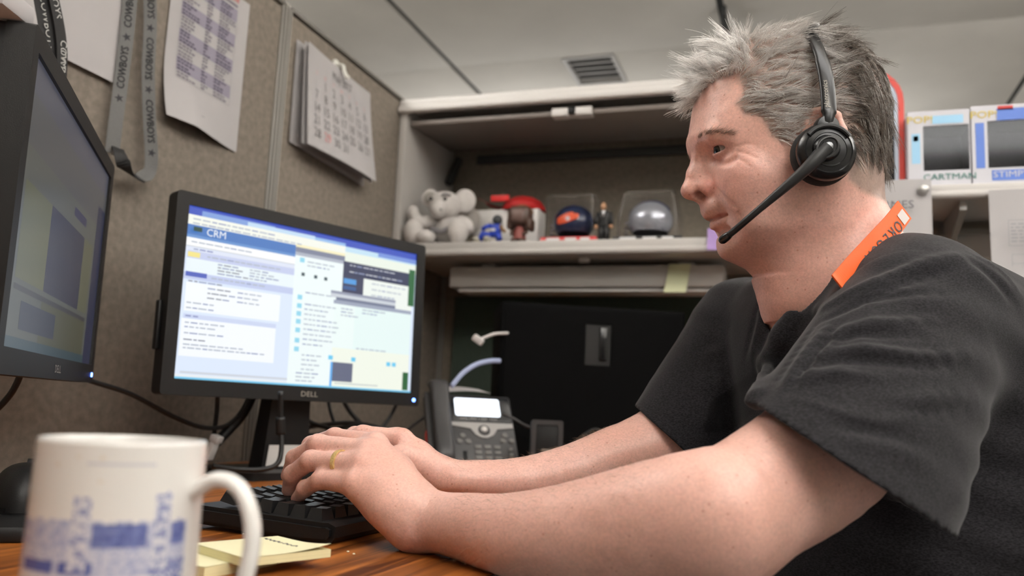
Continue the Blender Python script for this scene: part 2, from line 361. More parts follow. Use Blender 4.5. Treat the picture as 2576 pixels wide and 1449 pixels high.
# task light under the shelf
tl = thing('task_light', 'long unlit cream task light fixed under the cabinet shelf', 'light', Matrix.Translation((-0.56, 2.24, SZ-0.04)))
x0, x1 = onplane(1130, 700, 1, 2.2)[0], onplane(1822, 700, 1, 2.2)[0]; z0, z1 = onplane(1480, 733, 1, 2.2)[2], onplane(1480, 668, 1, 2.2)[2]
TM = Matrix.Translation((0.56, -2.24, -(SZ-0.04)))
part('light_housing', B().box(((x0+x1)/2, 2.25, (z0+z1)/2+0.006), (x1-x0, 0.10, z1-z0-0.012), bev=0.006), 'metal_cream', tl, M=TM)
part('lens', B().box(((x0+x1)/2+0.01, 2.25, z0+0.004), (x1-x0-0.03, 0.085, 0.008), bev=0.003), 'metal_white', tl, M=TM)
for x in (x0+0.1, x1-0.1): part('mounting_bracket', B().box((x, 2.26, (z1+SZ-0.036)/2), (0.04, 0.04, SZ-0.036-z1), bev=0.002), 'metal_cream', tl, M=TM)
c = onplane(1470, 655, 1, 2.17); single('cable_clip', B().box((c[0], 2.17, SZ-0.042), (0.028, 0.02, 0.012), bev=0.003), 'metal_white', 'small white clip under the cabinet shelf above the task light', 'clip')
# shelf on the right
RY, RZ = 1.78, 1.341
sh = thing('wall_shelf', 'cream metal shelf with white collectible boxes at the right, behind the man', 'shelf', Matrix.Translation((0.8, RY, RZ)))
part('shelf_board', B().box((0.05, 0.195, -0.014), (1.70, 0.39, 0.027), bev=0.006, seg=3), 'metal_cream', sh)
part('shelf_lip', B().tube([(-0.795, 0.004, -0.022), (0.895, 0.004, -0.022)], 0.009, 12), 'metal_cream', sh)
for x in (-0.5, 0.6): part('bracket', B().prism([(0.0, 0.0), (0.0, -0.12), (0.02, -0.12), (0.36, -0.02), (0.36, 0.0)], -0.006, 0.006, Matrix.Translation((x, 0.385, -0.027)) @ Matrix(((0, 0, 1, 0), (-1, 0, 0, 0), (0, 1, 0, 0), (0, 0, 0, 1)))), 'metal_grey', sh)
rl = thing('task_light', 'shaded task light under the shelf with the collectible boxes', 'light', Matrix.Translation((0.5, 2.02, RZ-0.03)))
part('light_housing', B().box((0, 0, -0.055), (0.9, 0.10, 0.05), bev=0.006), 'metal_cream', rl); part('mounting_bracket', B().box((0, 0, -0.014), (0.06, 0.05, 0.034)), 'metal_grey', rl)
# ------------------------------------------------------------------ monitors
vcol_mat('screen_main', 0.35, emit=1.0); vcol_mat('screen_dim', 0.30, emit=1.0)
emis('led_blue', (0.10, 0.22, 1.0), 14.0)
mat('bezel', (0.010, 0.0095, 0.0095), 0.5, bump=0.1, bscale=1200, spec=0.35)
mat('neck_silver', (0.62, 0.60, 0.58), 0.4)
mat('logo_silver', (0.45, 0.42, 0.38), 0.35, metal=0.5)
MW, MH = 0.512, 0.314; BZ = 0.0205
def monitor(label, pl, pr, tilt, rects, smat, texts=(), stand=True):
    """pl, pr = world points of the lower left / right bezel corners"""
    xd = Vector(pr)-Vector(pl); xd.z = 0; xd.normalize(); zd = (Vector(pl).z+Vector(pr).z)/2
    up = Vector((0, 0, 1)); nrm = xd.cross(up)                       # toward the viewer
    up2 = (up*math.cos(tilt)-nrm*math.sin(tilt)); o = (Vector(pl)+Vector(pr))/2; o.z = zd
    M = frame(o, xd, up2); base = Vector((o.x, o.y, DESK))-nrm*0.075
    t = thing('monitor', label, 'monitor', Matrix.Translation(base)); L = Matrix.Translation(base).inverted() @ M
    out = rrect(-MW/2, 0, MW/2, MH, 0.006, 3); inn = rrect(-MW/2+BZ, BZ+0.004, MW/2-BZ, MH-BZ, 0.001, 3)
    part('bezel', B().ring(out, inn, -0.024, 0.0), 'bezel', t, M=L)
    part('back_housing', B().prism(rrect(-MW/2+0.001, 0.001, MW/2-0.001, MH-0.001, 0.006, 3), -0.030, -0.010).box((0, MH/2, -0.045), (MW*0.62, MH*0.66, 0.032), bev=0.012), 'black_plastic', t, M=L)
    sx0, sy0, sx1, sy1 = -MW/2+BZ, BZ+0.004, MW/2-BZ, MH-BZ
    sb = B(); z = -0.0035; sb.quad(sx0, sy0, sx1, sy1, z, rects[0])
    uv = lambda u, v: (sx0+(sx1-sx0)*u, sy1+(sy0-sy1)*v)           # u from the left, v from the top of the screen
    for i, rc in enumerate(rects[1:]):
        (x0, y1), (x1, y0) = uv(*rc[0]), uv(*rc[1]); x1 = min(x1, sx1); y0 = max(y0, sy0)
        sb.quad(x0, y0, x1, y1, z+0.000012*(i+1), rc[2])
    for tx, (px, py), size, c in texts:
        x, y = uv(px, py); sb.col(c); sb.text(tx, size, Matrix.Translation((x, y, z+0.002)), ax='LEFT')
    part('screen', sb, smat, t, smooth=None, M=L)
    part('logo_lettering', B().text('DELL', 0.0125, L @ Matrix.Translation((0.006, BZ*0.5+0.001, 0.0003)), sx=1.25), 'logo_silver', t, smooth=None)
    part('power_light', B().cyl((MW/2-0.014, 0.011, -0.001), (MW/2-0.014, 0.011, 0.0012), 0.0030, n=14), 'led_blue', t, M=L)
    part('usb_panel', B().box((-MW/2-0.003, 0.105, -0.022), (0.006, 0.075, 0.012), bev=0.002), 'black_plastic', t, M=L)
    if not stand:                                                  # held by an arm from the panel behind
        part('mount_arm', B().tube(smooth_path([(0, MH/2, -0.05), (0, MH/2, -0.085)], 4), 0.03, 12), 'black_plastic', t, M=L)
        return t, M
    # stand
    ny = nrm; R0 = frame((0, 0, 0), xd, (0, 0, 1))
    def q(x, y, zz): return Vector((xd*x)+ny*y+Vector((0, 0, zz)))
    nk = B(); zt = o.z-DESK+0.07
    V = [q(-0.046, 0.030, 0.012), q(0.046, 0.030, 0.012), q(0.034, 0.034, zt), q(-0.034, 0.034, zt), q(-0.046, -0.012, 0.012), q(0.046, -0.012, 0.012), q(0.034, 0.004, zt), q(-0.034, 0.004, zt)]
    nk._add(V, [(0, 1, 2, 3), (5, 4, 7, 6), (4, 0, 3, 7), (1, 5, 6, 2), (3, 2, 6, 7), (4, 5, 1, 0)]); part('stand_neck', nk, 'black_plastic', t)
    part('neck_cover', B()._add([q(-0.040, 0.032, 0.016), q(0.042, 0.032, 0.016), q(0.038, 0.0335, 0.052), q(-0.037, 0.0335, 0.052)], [(0, 1, 2, 3)]), 'neck_silver', t, label='pale silver cover low on the stand neck')
    bp = B().prism(rrect(-0.115, -0.085, 0.115, 0.105, 0.02, 4), 0.0, 0.012); part('stand_base', bp, 'black_plastic', t, M=frame((0, 0, 0), xd, -ny) @ Matrix.Rotation(math.pi, 4, 'X') @ Matrix.Translation((0, 0, -0.012)))
    return t, M
def c8(r, g, b_): return tuple(((v/255+0.055)/1.055)**2.4 if v > 10 else v/255/12.92 for v in (r, g, b_))
WH = c8(236, 246, 250); PB = c8(214, 230, 250); NAV = c8(52, 60, 86); GRY = c8(140, 150, 172)
R_ = [c8(222, 234, 252)]
SKY, NAVY2, LAV, CREAM = c8(150, 190, 232), c8(58, 64, 92), c8(200, 208, 238), c8(244, 246, 236)
R_ += [((0, 0), (1, 0.05), c8(58, 84, 190)), ((0.05, 0.018), (0.33, 0.05), c8(128, 160, 220)), ((0.22, 0.025), (0.50, 0.06), c8(196, 222, 244)), ((0.50, 0.03), (0.64, 0.06), c8(150, 190, 235)), ((0, 0.05), (0.64, 0.115), CREAM), ((0.0, 0.108), (0.42, 0.185), c8(74, 122, 192)), ((0.0, 0.168), (0.42, 0.185), c8(104, 148, 208)),
       ((0, 0.185), (0.42, 0.235), c8(250, 251, 252)), ((0, 0.232), (0.42, 0.238), c8(206, 210, 216)), ((0, 0.24), (0.42, 0.262), c8(224, 230, 246)), ((0.01, 0.262), (0.42, 0.305), LAV), ((0.012, 0.268), (0.055, 0.298), c8(244, 228, 140)), ((0.01, 0.305), (0.42, 0.385), WH), ((0.0, 0.388), (0.42, 0.428), c8(196, 206, 238)), ((0.01, 0.384), (0.085, 0.412), c8(82, 100, 190)),
       ((0.015, 0.445), (0.37, 0.612), c8(246, 250, 253)), ((0.015, 0.628), (0.36, 0.655), c8(206, 216, 242)), ((0.01, 0.655), (0.36, 0.87), c8(246, 250, 254)), ((0.02, 0.955), (0.42, 0.968), c8(206, 212, 222)), ((0, 0.972), (0.62, 0.988), c8(232, 238, 244)),
       ((0.42, 0.115), (0.64, 1.0), c8(240, 250, 250)), ((0.42, 0.10), (0.64, 0.118), c8(246, 238, 196)), ((0.42, 0.118), (0.64, 0.172), c8(128, 134, 156)), ((0.42, 0.15), (0.64, 0.172), c8(176, 182, 196)), ((0.64, 0.05), (1, 0.085), c8(196, 226, 244)), ((0.80, 0.045), (1, 0.075), c8(120, 150, 220)), ((0.64, 0.085), (1, 0.15), c8(236, 244, 232)),
       ((0.635, 0.15), (0.985, 0.245), NAVY2), ((0.635, 0.245), (0.735, 0.36), c8(62, 66, 94)), ((0.64, 0.265), (0.70, 0.30), c8(84, 156, 222)), ((0.64, 0.315), (0.70, 0.34), c8(56, 92, 146)), ((0.735, 0.245), (0.985, 0.50), c8(240, 246, 240)), ((0.965, 0.12), (0.997, 0.385), c8(44, 104, 62)),
       ((0.585, 0.36), (0.90, 0.405), c8(206, 212, 220)), ((0.585, 0.36), (0.90, 0.378), c8(150, 156, 176)), ((0.61, 0.40), (0.90, 0.42), c8(118, 126, 150)), ((0.60, 0.42), (0.985, 0.445), c8(160, 168, 188)), ((0.605, 0.445), (0.985, 1.0), c8(232, 248, 246)), ((0.605, 0.445), (0.70, 0.80), c8(238, 250, 248)), ((0.605, 0.735), (0.985, 1.0), c8(242, 247, 234)), ((0.612, 0.83), (0.705, 0.955), c8(100, 106, 130)), ((0.602, 0.83), (0.612, 1.0), c8(104, 178, 242)), ((0.955, 0.86), (0.985, 0.985), c8(40, 98, 56)), ((0.625, 0.962), (0.83, 0.972), c8(206, 212, 208)),
       ((0, 0.988), (1, 1), c8(120, 200, 236))]
rr = random.Random(3)
def words(u, v, n, w, st, col=(176, 184, 198)):
    for k in range(n):
        uu = u; end = u+w*rr.uniform(0.6, 1.0)
        while uu < end:
            l = rr.uniform(0.010, 0.030); R_.append(((uu, v+k*st), (uu+l, v+k*st+0.0075), c8(*col) if rr.random() < 0.75 else c8(150, 160, 192))); uu += l+rr.uniform(0.003, 0.007)
for a_ in ((0.02, 0.205, 1, 0.30, 0.02), (0.02, 0.07, 2, 0.5, 0.025), (0.03, 0.247, 1, 0.08, 0.02, (130, 140, 190)), (0.08, 0.28, 1, 0.32, 0.02), (0.12, 0.315, 4, 0.10, 0.018, (140, 144, 158)), (0.24, 0.315, 4, 0.10, 0.018), (0.10, 0.402, 1, 0.30, 0.02), (0.02, 0.435, 1, 0.14, 0.02, (140, 144, 158)), (0.09, 0.465, 3, 0.09, 0.028, (140, 144, 158)), (0.20, 0.465, 3, 0.11, 0.028), (0.02, 0.56, 2, 0.10, 0.03), (0.02, 0.637, 1, 0.06, 0.02, (130, 140, 190)),
           (0.02, 0.675, 2, 0.16, 0.025), (0.02, 0.735, 1, 0.22, 0.02), (0.02, 0.772, 1, 0.07, 0.02, (140, 144, 158)), (0.02, 0.80, 2, 0.31, 0.02), (0.47, 0.20, 2, 0.13, 0.025), (0.47, 0.40, 1, 0.15, 0.02), (0.47, 0.475, 9, 0.14, 0.032), (0.47, 0.80, 4, 0.07, 0.03), (0.45, 0.915, 3, 0.10, 0.024), (0.66, 0.17, 1, 0.28, 0.02, (190, 194, 206)), (0.66, 0.215, 1, 0.30, 0.02, (200, 204, 214)), (0.77, 0.27, 3, 0.18, 0.04), (0.63, 0.47, 3, 0.06, 0.022), (0.73, 0.46, 2, 0.10, 0.022), (0.71, 0.725, 1, 0.12, 0.02)): words(*a_)
for v in (0.185, 0.425, 0.48, 0.53, 0.58, 0.635, 0.70, 0.755): R_.append(((0.435, v), (0.455, v+0.030), c8(150, 216, 238)))
for (u, v) in ((0.445, 0.28), (0.50, 0.283), (0.545, 0.285)): R_.append(((u, v), (u+0.014, v+0.022), c8(60, 80, 90)))
for u, v in ((0.70, 0.79), (0.872, 0.80), (0.90, 0.80), (0.595, 0.79)): R_.append(((u-0.010, v), (u+0.010, v+0.028), c8(110, 204, 242)))
R_.append(((0.020, 0.122), (0.050, 0.148), c8(36, 70, 60)))
mon, MM4 = monitor('wide black monitor with a bright customer database window on its screen', P(390, 992, 1.262), P(1060, 1021, 1.645), math.radians(1.5), R_, 'screen_main', [('CRM', (0.068, 0.142), 0.0165, c8(244, 248, 252))])
DK = lambda r, g, b_: tuple(v*0.55 for v in c8(r, g, b_))
R2 = [DK(92, 96, 92)]
R2 += [((0, 0), (1, 0.12), DK(84, 86, 100)), ((0, 0.12), (1, 0.30), DK(86, 88, 92)), ((0.30, 0.42), (0.72, 0.76), DK(46, 50, 74)), ((0.05, 0.42), (0.30, 0.76), DK(104, 106, 76)), ((0.72, 0.42), (0.85, 0.76), DK(100, 102, 80)), ((0.05, 0.78), (0.85, 0.80), DK(60, 62, 70)), ((0.30, 0.80), (0.85, 0.96), DK(82, 84, 66)), ((0.12, 0.83), (0.46, 0.93), DK(48, 56, 76)), ((0, 0.96), (1, 1), DK(48, 74, 84)), ((0.88, 0.2), (1, 1), DK(34, 42, 74)), ((0.55, 0.33), (0.72, 0.37), DK(52, 54, 90))]
mon2, M2 = monitor('black monitor at the far left seen at a steep angle, dim screen', P(-22, 941, 0.715), P(234, 962, 1.215), math.radians(0.5), R2, 'screen_dim', stand=False)
MT2 = (M2 @ Vector((0, MH, 0))).z
# white slip on top of the left monitor
mat('paper', (0.43, 0.415, 0.42), 0.85, var=0.02, vscale=15)
q = P(10, 12, 0.76); single('paper_slip', B().box((0, 0, 0.010), (0.05, 0.03, 0.020), bev=0.004), 'paper', 'white card box standing on top of the left monitor', 'box', rotz(1.9, (q[0], q[1], MT2)))

# ------------------------------------------------------------------ keyboard
KA = math.radians(-2)
kx, ky = -0.408, 0.712
KD, KW = 0.163, 0.45
kM = frame((kx, ky, DESK), (-math.sin(KA), math.cos(KA), 0), (-math.cos(KA), -math.sin(KA), 0))   # local x along the long side, y toward the back row, z up
kM = Matrix.Translation((kx, ky, DESK)) @ Matrix(((-math.sin(KA), -math.cos(KA), 0, 0), (math.cos(KA), -math.sin(KA), 0, 0), (0, 0, 1, 0), (0, 0, 0, 1)))
kb = thing('keyboard', 'black desktop keyboard under the man\'s hands', 'keyboard', kM)
TLT = Matrix.Rotation(math.radians(4.5), 4, 'X')
mat('key_black', (0.013, 0.013, 0.014), 0.36, bump=0.08, bscale=1500)
kbody = B()
prof = [(0, 0.001), (-0.004, 0.006), (-0.004, 0.016), (0.004, 0.019), (0.01, 0.0185), (KD-0.006, 0.0235), (KD, 0.022), (KD+0.003, 0.015), (KD-0.002, 0.006), (0.03, 0.0)]
bm = bmesh.new(); n0 = [bm.verts.new((0.0, y, z)) for y, z in prof]; n1 = [bm.verts.new((KW, y, z)) for y, z in prof]
bm.faces.new(n0); bm.faces.new(n1[::-1])
for i in range(len(prof)): bm.faces.new((n0[i], n1[i], n1[(i+1) % len(prof)], n0[(i+1) % len(prof)]))
bmesh.ops.recalc_face_normals(bm, faces=bm.faces[:]); bmesh.ops.bevel(bm, geom=[e for e in bm.edges if abs(e.verts[0].co.x-e.verts[1].co.x) < 1e-6], offset=0.004, segments=2, affect='EDGES'); kbody.bm(bm)
part('case', kbody, 'black_plastic', kb)
U = 0.0187
def key_mesh(w):
    b2 = B(); h = 0.0115; x0, x1 = 0.0008, w*U-0.0008; y0, y1 = 0.0008, U-0.0008; ins = 0.0028
    V = [(x0, y0, 0), (x1, y0, 0), (x1, y1, 0), (x0, y1, 0), (x0+ins, y0+ins*0.8, h), (x1-ins, y0+ins*0.8, h), (x1-ins, y1-ins*1.0, h), (x0+ins, y1-ins*1.0, h), ((x0+x1)/2, y0+ins*0.8, h-0.0010), ((x0+x1)/2, y1-ins, h-0.0010)]
    return b2._add(V, [(0, 1, 5, 8, 4), (1, 2, 6, 5), (2, 3, 7, 9, 6), (3, 0, 4, 7), (4, 8, 9, 7), (8, 5, 6, 9)]).mesh('key', 20)
rows = [[1.25, 1.25, 1.25, 6.25, 1.25, 1.25, 1.25, 1.25], [2.25]+[1]*10+[2.75], [1.75]+[1]*11+[2.25], [1.5]+[1]*12+[1.5], [1]*13+[2], [1, -1, 1, 1, 1, 1, -0.5, 1, 1, 1, 1, -0.5, 1, 1, 1, 1]]
_km = {}
for ri, row in enumerate(rows):
    y = 0.016+ri*(U+0.0003)+(0.006 if ri == 5 else 0); x = 0.012
    rowx = list(row)
    pos = []
    for w in rowx:
        if w > 0: pos.append((x, w))
        x += abs(w)*U
    x = 0.012+15.3*U
    for j in range(3):
        if ri in (0, 3, 4, 5) or (ri == 1 and j == 1): pos.append((x+j*U, 1))
    x += 3.3*U
    for j in range(4):
        if ri < 5: pos.append((x+j*U, 1))
    for (xx, w) in pos:
        if w not in _km: _km[w] = key_mesh(w)
        yy = y; zz = 0.0175+(yy-0.01)*0.034+0.0005+0.0007*max(0, ri-2)**1.3
        link('key', _km[w], 'key_black', kb, Matrix.Translation((xx, yy, zz)) @ Matrix.Rotation(math.radians(4.0+(ri-2)*2.2), 4, 'X'))
# ------------------------------------------------------------------ mouse
mo = onplane(12, 1288, 2, DESK+0.014)
mpd = single('black_pad', B().box((0, 0, 0.007), (0.17, 0.22, 0.014), bev=0.004), 'black_plastic', 'flat black pad lying under the computer mouse', 'pad', rotz(0.62, (mo[0]-0.03, mo[1]+0.0, DESK)))
ms = thing('mouse', 'black computer mouse at the left edge by the dim monitor', 'mouse', rotz(0.75, (mo[0]-0.01, mo[1]+0.03, DESK+0.014)) @ Matrix.Scale(0.98, 4))
msb = B(); msb.grid(lambda u, v: (math.cos(u*2*math.pi)*0.031*math.sin(math.pi*v*0.5)**0.8*(1+0.12*math.sin(u*2*math.pi)), math.sin(u*2*math.pi)*0.056*math.sin(math.pi*v*0.5)**0.8, 0.042*math.cos(math.pi*v*0.5)**0.75+0.002), 40, 14)
part('shell', msb, 'black_plastic', ms, 180); part('scroll_wheel', B().cyl((-0.004, 0.030, 0.036), (0.004, 0.030, 0.036), 0.010, n=20), 'rubber', ms)
part('sole', B().prism([(math.cos(a)*0.030, math.sin(a)*0.055) for a in np.linspace(0, 2*math.pi, 32, endpoint=False)], 0.0, 0.006), 'black_gloss', ms)

# ------------------------------------------------------------------ mug
mg = thing('mug', 'white ceramic mug with a blue city-skyline print and coffee stains near the rim', 'mug', Matrix.Translation((-0.311, 0.341, DESK)))
GH = 0.106; GR = 0.0384
th0 = math.atan2(0.311, 0.341); Mg = Matrix.Rotation(th0, 4, 'Z')
mb = B(); NT, NZ = 180, 84
def mug_r(z): return GR*(1.0+0.012*math.cos((z/GH)*3.0))-(0.004*max(0, 1-z/0.008)**2)
for j in range(NZ+1):
    z = GH*j/NZ
    for k in range(NT): a = 2*math.pi*k/NT; r_ = mug_r(z); mb.v.append((r_*math.cos(a), r_*math.sin(a), z))
def mug_col(a, z):
    xs = math.cos(a); front = math.sin(a) < 0
    px = 312+213*xs; py = 1112+(GH-z)*2150/0.377
    if not front: px = 312+426-(px-312)+200
    n1 = mnoise.noise(Vector((px*0.06, py*0.06, 1.0))); n2 = mnoise.noise(Vector((px*0.17, py*0.17, 4.0)))
    white = np.array([0.74, 0.72, 0.69]); blue = np.array([0.10, 0.13, 0.36]); mid = np.array([0.36, 0.38, 0.55]); pale = np.array([0.56, 0.565, 0.64]); tan = np.array([0.62, 0.44, 0.22])
    c = white
    for tx, ty, rr_ in ((265, 1143, 9), (211, 1142, 7), (165, 1166, 6), (267, 1202, 7)):
        d = math.hypot(px-tx, (py-ty)*1.2); 
        if d < rr_: return white*(0.45+0.55*d/rr_)+tan*(0.55-0.55*d/rr_)
    if abs(py-(1158-((px-312)/90)**2)) < 1.5: c = white*0.72+blue*0.28
    if px > 478 and px < 640: return c
    sky = 1302+5*n1-(34 if px < 104 else 0)
    if py > sky:
        c = pale*(0.6+0.4*n2)+mid*(0.4-0.4*n2) if n1+n2*0.6 > -0.1 else mid
        if 1305 < py < 1366 and (262 < px < 382 or 442 < px < 476 or 560 < px < 680): c = blue*(0.8+0.25*n2)+mid*max(0, 0.15+0.2*n1)
        if 1372 < py < 1402: c = pale*0.8+mid*0.2 if n2 > -0.2 else mid
        if 1398 < py < 1432 and (115 < px < 180 or 190 < px < 270): c = blue
        if py > 1436: c = white*0.7+pale*0.3
        if px > 398 and py > 1400 and n2 > -0.1: c = blue*0.7+mid*0.3
    for t0, t1, top in ((213, 256, 1236), (396, 440, 1228), (600, 640, 1232)):
        if t0 < px < t1 and py > top+(10*abs(math.sin((px-t0)*0.30))) and py < 1425:
            e_ = min(px-t0, t1-px); c = pale*0.75+white*0.25
            if (py-top) % 34 < 12 and e_ > 9: c = mid*0.6+blue*0.4
            if n2 > 0.22: c = mid*0.7+blue*0.3
            if py < top+22 and e_ < 12: c = mid
    return c
for j in range(NZ):
    for k in range(NT):
        mb.f.append((j*NT+k, j*NT+(k+1) % NT, (j+1)*NT+(k+1) % NT, (j+1)*NT+k)); mb.c.append(tuple(mug_col(2*math.pi*(k+0.5)/NT, GH*(j+0.5)/NZ)))
ob = len(mb.v)
mb.col((0.76, 0.74, 0.71)).lathe([(mug_r(GH), GH), (mug_r(GH)-0.0008, GH+0.0014), (mug_r(GH)-0.0026, GH+0.0016), (mug_r(GH)-0.0036, GH), (mug_r(GH)-0.0040, GH-0.006), (0.034, 0.03), (0.032, 0.008), (0.0005, 0.006)], NT)
mb.lathe([(mug_r(0), 0.0), (0.0005, 0.0)], NT)
vcol_mat('ceramic', 0.16, spec=0.5); part('mug_body', mb, 'ceramic', mg, 50, M=Mg)
mat('ceramic_white', (0.76, 0.74, 0.71), 0.16)
hp = smooth_path([(GR-0.002, 0, 0.0835), (GR+0.010, 0, 0.0905), (GR+0.022, 0, 0.0865), (GR+0.0295, 0, 0.070), (GR+0.0285, 0, 0.048), (GR+0.020, 0, 0.028), (GR+0.006, 0, 0.018), (GR-0.003, 0, 0.0165)], 6)
hb = B(); n_ = 14; V = []
for i, p in enumerate(hp):
    t_ = (hp[min(i+1, len(hp)-1)]-hp[max(i-1, 0)]); t_ /= np.linalg.norm(t_); nn2 = np.array([-t_[2], 0, t_[0]])
    for k in range(n_): a = 2*math.pi*k/n_; V.append(tuple(np.array(p)+nn2*math.cos(a)*0.0037+np.array([0, 1, 0])*math.sin(a)*0.0058))
hb._add(V, [(i*n_+k, i*n_+(k+1) % n_, (i+1)*n_+(k+1) % n_, (i+1)*n_+k) for i in range(len(hp)-1) for k in range(n_)]); part('handle', hb, 'ceramic_white', mg, 180, M=Mg @ Matrix.Rotation(math.radians(-30), 4, 'Z'))
mat('coffee', (0.05, 0.022, 0.010), 0.1); part('coffee', B().prism([(0.0342*math.cos(a), 0.0342*math.sin(a)) for a in np.linspace(0, 6.2832, 48, endpoint=False)], 0.058, 0.060), 'coffee', mg)

# ------------------------------------------------------------------ sticky-note pads
mat('note_yellow', (0.80, 0.76, 0.50), 0.8, var=0.03, vscale=20); mat('note_edge', (0.78, 0.72, 0.42), 0.85, var=0.10, vscale=1.0, stretch=(3, 3, 2500)); mat('ink', (0.10, 0.10, 0.12), 0.7)
def pad(label, c, ang, h, z0, curl, w=0.076):
    t = thing('sticky_note_pad', label, 'note pad', rotz(ang, (c[0], c[1], z0)), 'yellow sticky note pads')
    part('pad_stack', B().box((0, 0, h/2), (w, w, h)), 'note_edge', t)
    part('top_note', B().grid(lambda u, v: ((u-0.5)*w, (v-0.5)*w, h+0.0004+curl*max(0, u+v-1.35)**2*1.6), 14, 14), 'note_yellow', t)
    return t
p1 = pad('thin yellow sticky note pad lying askew on the other, handwriting on it', (-0.401, 0.598), math.radians(-24), 0.006, DESK+0.0085, 0.006)
pth = []
for k in range(26): pth.append((-0.030+k*0.0019, 0.020+0.0022*math.sin(k*1.9)*(1 if k % 7 else 0.2), 0.0069))
part('handwriting', B().tube(pth, 0.00025, 4), 'ink', p1)
pad('yellow sticky note pad underneath, half hidden behind the mug handle', (-0.436, 0.576), math.radians(-8), 0.008, DESK, 0.0)
mat('crumb', (0.75, 0.68, 0.5), 0.8)
for k, (x, y) in enumerate(((828, 1402), (875, 1390), (612, 1345), (890, 1396))):
    q = onplane(x, y, 2, DESK); tag(link('crumb', B().sph((q[0], q[1], DESK+0.0008), (0.0012+0.0003*(k % 2), 0.001, 0.0008), n=8).mesh('crumb', 180), 'crumb'), 'tiny pale crumb lying on the walnut desk near the keyboard', 'crumb', 'crumbs on the desk')

# ------------------------------------------------------------------ desk phone
ph0 = onplane(1196, 1192, 2, DESK); pxd = Vector((0.83, 0.56, 0)).normalized(); pnd = Vector((pxd.y, -pxd.x, 0))
ph = thing('desk_phone', 'dark grey desk phone with a lit white display and handset on its left', 'telephone', frame(ph0, pxd, -pnd) @ Matrix.Scale(0.92, 4))   # local x right, y away, z up
mat('phone_grey', (0.045, 0.044, 0.046), 0.42); mat('phone_silver', (0.40, 0.39, 0.385), 0.35, metal=0.3); mat('phone_dark', (0.010, 0.011, 0.014), 0.2); emis('phone_lcd', (0.86, 0.92, 1.0), 2.2)
mat('phone_key', (0.16, 0.155, 0.15), 0.4); mat('tag_red', (0.65, 0.05, 0.04), 0.6)
TA = math.radians(52); FL = 0.20; FM = Matrix.Translation((0, 0, 0.014)) @ Matrix.Rotation(TA, 4, 'X')   # face frame: x right, y up the face, z out
pb = B(); bw = 0.100
pb.box((0.0, FL/2, -0.011), (0.205, FL, 0.022), FM, bev=0.006)
part('phone_body', pb, 'phone_grey', ph)
part('foot_stand', B()._add([(-0.07, 0.01, 0), (0.07, 0.01, 0), (0.07, 0.135, 0), (-0.07, 0.135, 0), (-0.07, 0.10, 0.115), (0.07, 0.10, 0.115), (0.07, 0.128, 0.115), (-0.07, 0.128, 0.115)], [(0, 1, 5, 4), (1, 2, 6, 5), (2, 3, 7, 6), (3, 0, 4, 7), (4, 5, 6, 7), (3, 2, 1, 0)]), 'phone_grey', ph)
part('display_panel', B().box((0.027, 0.158, 0.001), (0.142, 0.070, 0.004), FM, bev=0.002), 'phone_dark', ph)
part('display', B().prism(rrect(-0.034, 0.136, 0.072, 0.186, 0.005, 4), 0.003, 0.0038, FM), 'phone_lcd', ph)
for k in range(4): part('soft_key', B().box((-0.018+k*0.024, 0.128, 0.003), (0.015, 0.005, 0.002), FM, bev=0.0008), 'phone_key', ph)
part('silver_band', B().prism([(-0.044, 0.119), (0.098, 0.119), (0.098, 0.107), (0.060, 0.102), (0.050, 0.086), (0.036, 0.078), (0.022, 0.078), (0.008, 0.086), (-0.002, 0.102), (-0.044, 0.109)], 0.0, 0.0022, FM), 'phone_silver', ph)
part('navigation_ring', B().lathe([(0.0001, 0.0035), (0.0135, 0.0035), (0.0145, 0.0015)], 24, FM @ Matrix.Translation((0.029, 0.098, 0))), 'phone_grey', ph)
part('select_button', B().sph((0.029, 0.100, 0.004), (0.008, 0.008, 0.003), FM), 'neck_silver', ph)
for (x, y) in ((-0.022, 0.082), (-0.030, 0.067), (-0.010, 0.067), (0.076, 0.086), (0.070, 0.072), (0.090, 0.072)): part('function_key', B().lathe([(0.0001, 0.003), (0.0062, 0.0028), (0.007, 0.0)], 16, FM @ Matrix.Translation((x, y, 0))), 'phone_key', ph)
for r_ in range(4):
    for k in range(3): part('dial_key', B().box((0.010+k*0.022, 0.053-r_*0.0145, 0.0015), (0.015, 0.0095, 0.003), FM, bev=0.001), 'phone_key', ph)
for k in range(3): part('volume_key', B().box((0.085, 0.048-k*0.0135, 0.0015), (0.009, 0.009, 0.003), FM, bev=0.001), 'phone_key', ph)
part('speaker_slot', B().box((-0.020, 0.022, 0.001), (0.010, 0.038, 0.002), FM, bev=0.001), 'phone_dark', ph)
hs = B(); HP = smooth_path([(-0.074, 0.212, 0.022), (-0.074, 0.19, 0.034), (-0.074, 0.15, 0.036), (-0.074, 0.09, 0.034), (-0.074, 0.04, 0.036), (-0.074, 0.005, 0.034), (-0.074, -0.012, 0.022)], 4)
V = []; nq = 14
for i, p in enumerate(HP):
    t_ = i/(len(HP)-1); w = 0.0235-0.003*math.sin(math.pi*t_); h_ = 0.017-0.004*math.sin(math.pi*t_)
    if i in (0, len(HP)-1): w *= 0.55; h_ *= 0.5
    for k in range(nq):
        a = 2*math.pi*k/nq; ca, sa = math.cos(a), math.sin(a); V.append((p[0]+w*math.copysign(abs(ca)**0.6, ca), p[1], p[2]+h_*math.copysign(abs(sa)**0.7, sa)))
hs._add(V, [(i*nq+k, i*nq+(k+1) % nq, (i+1)*nq+(k+1) % nq, (i+1)*nq+k) for i in range(len(HP)-1) for k in range(nq)]+[tuple(range(nq))[::-1], tuple((len(HP)-1)*nq+k for k in range(nq))], FM)
part('handset', hs, 'phone_grey', ph, 50)
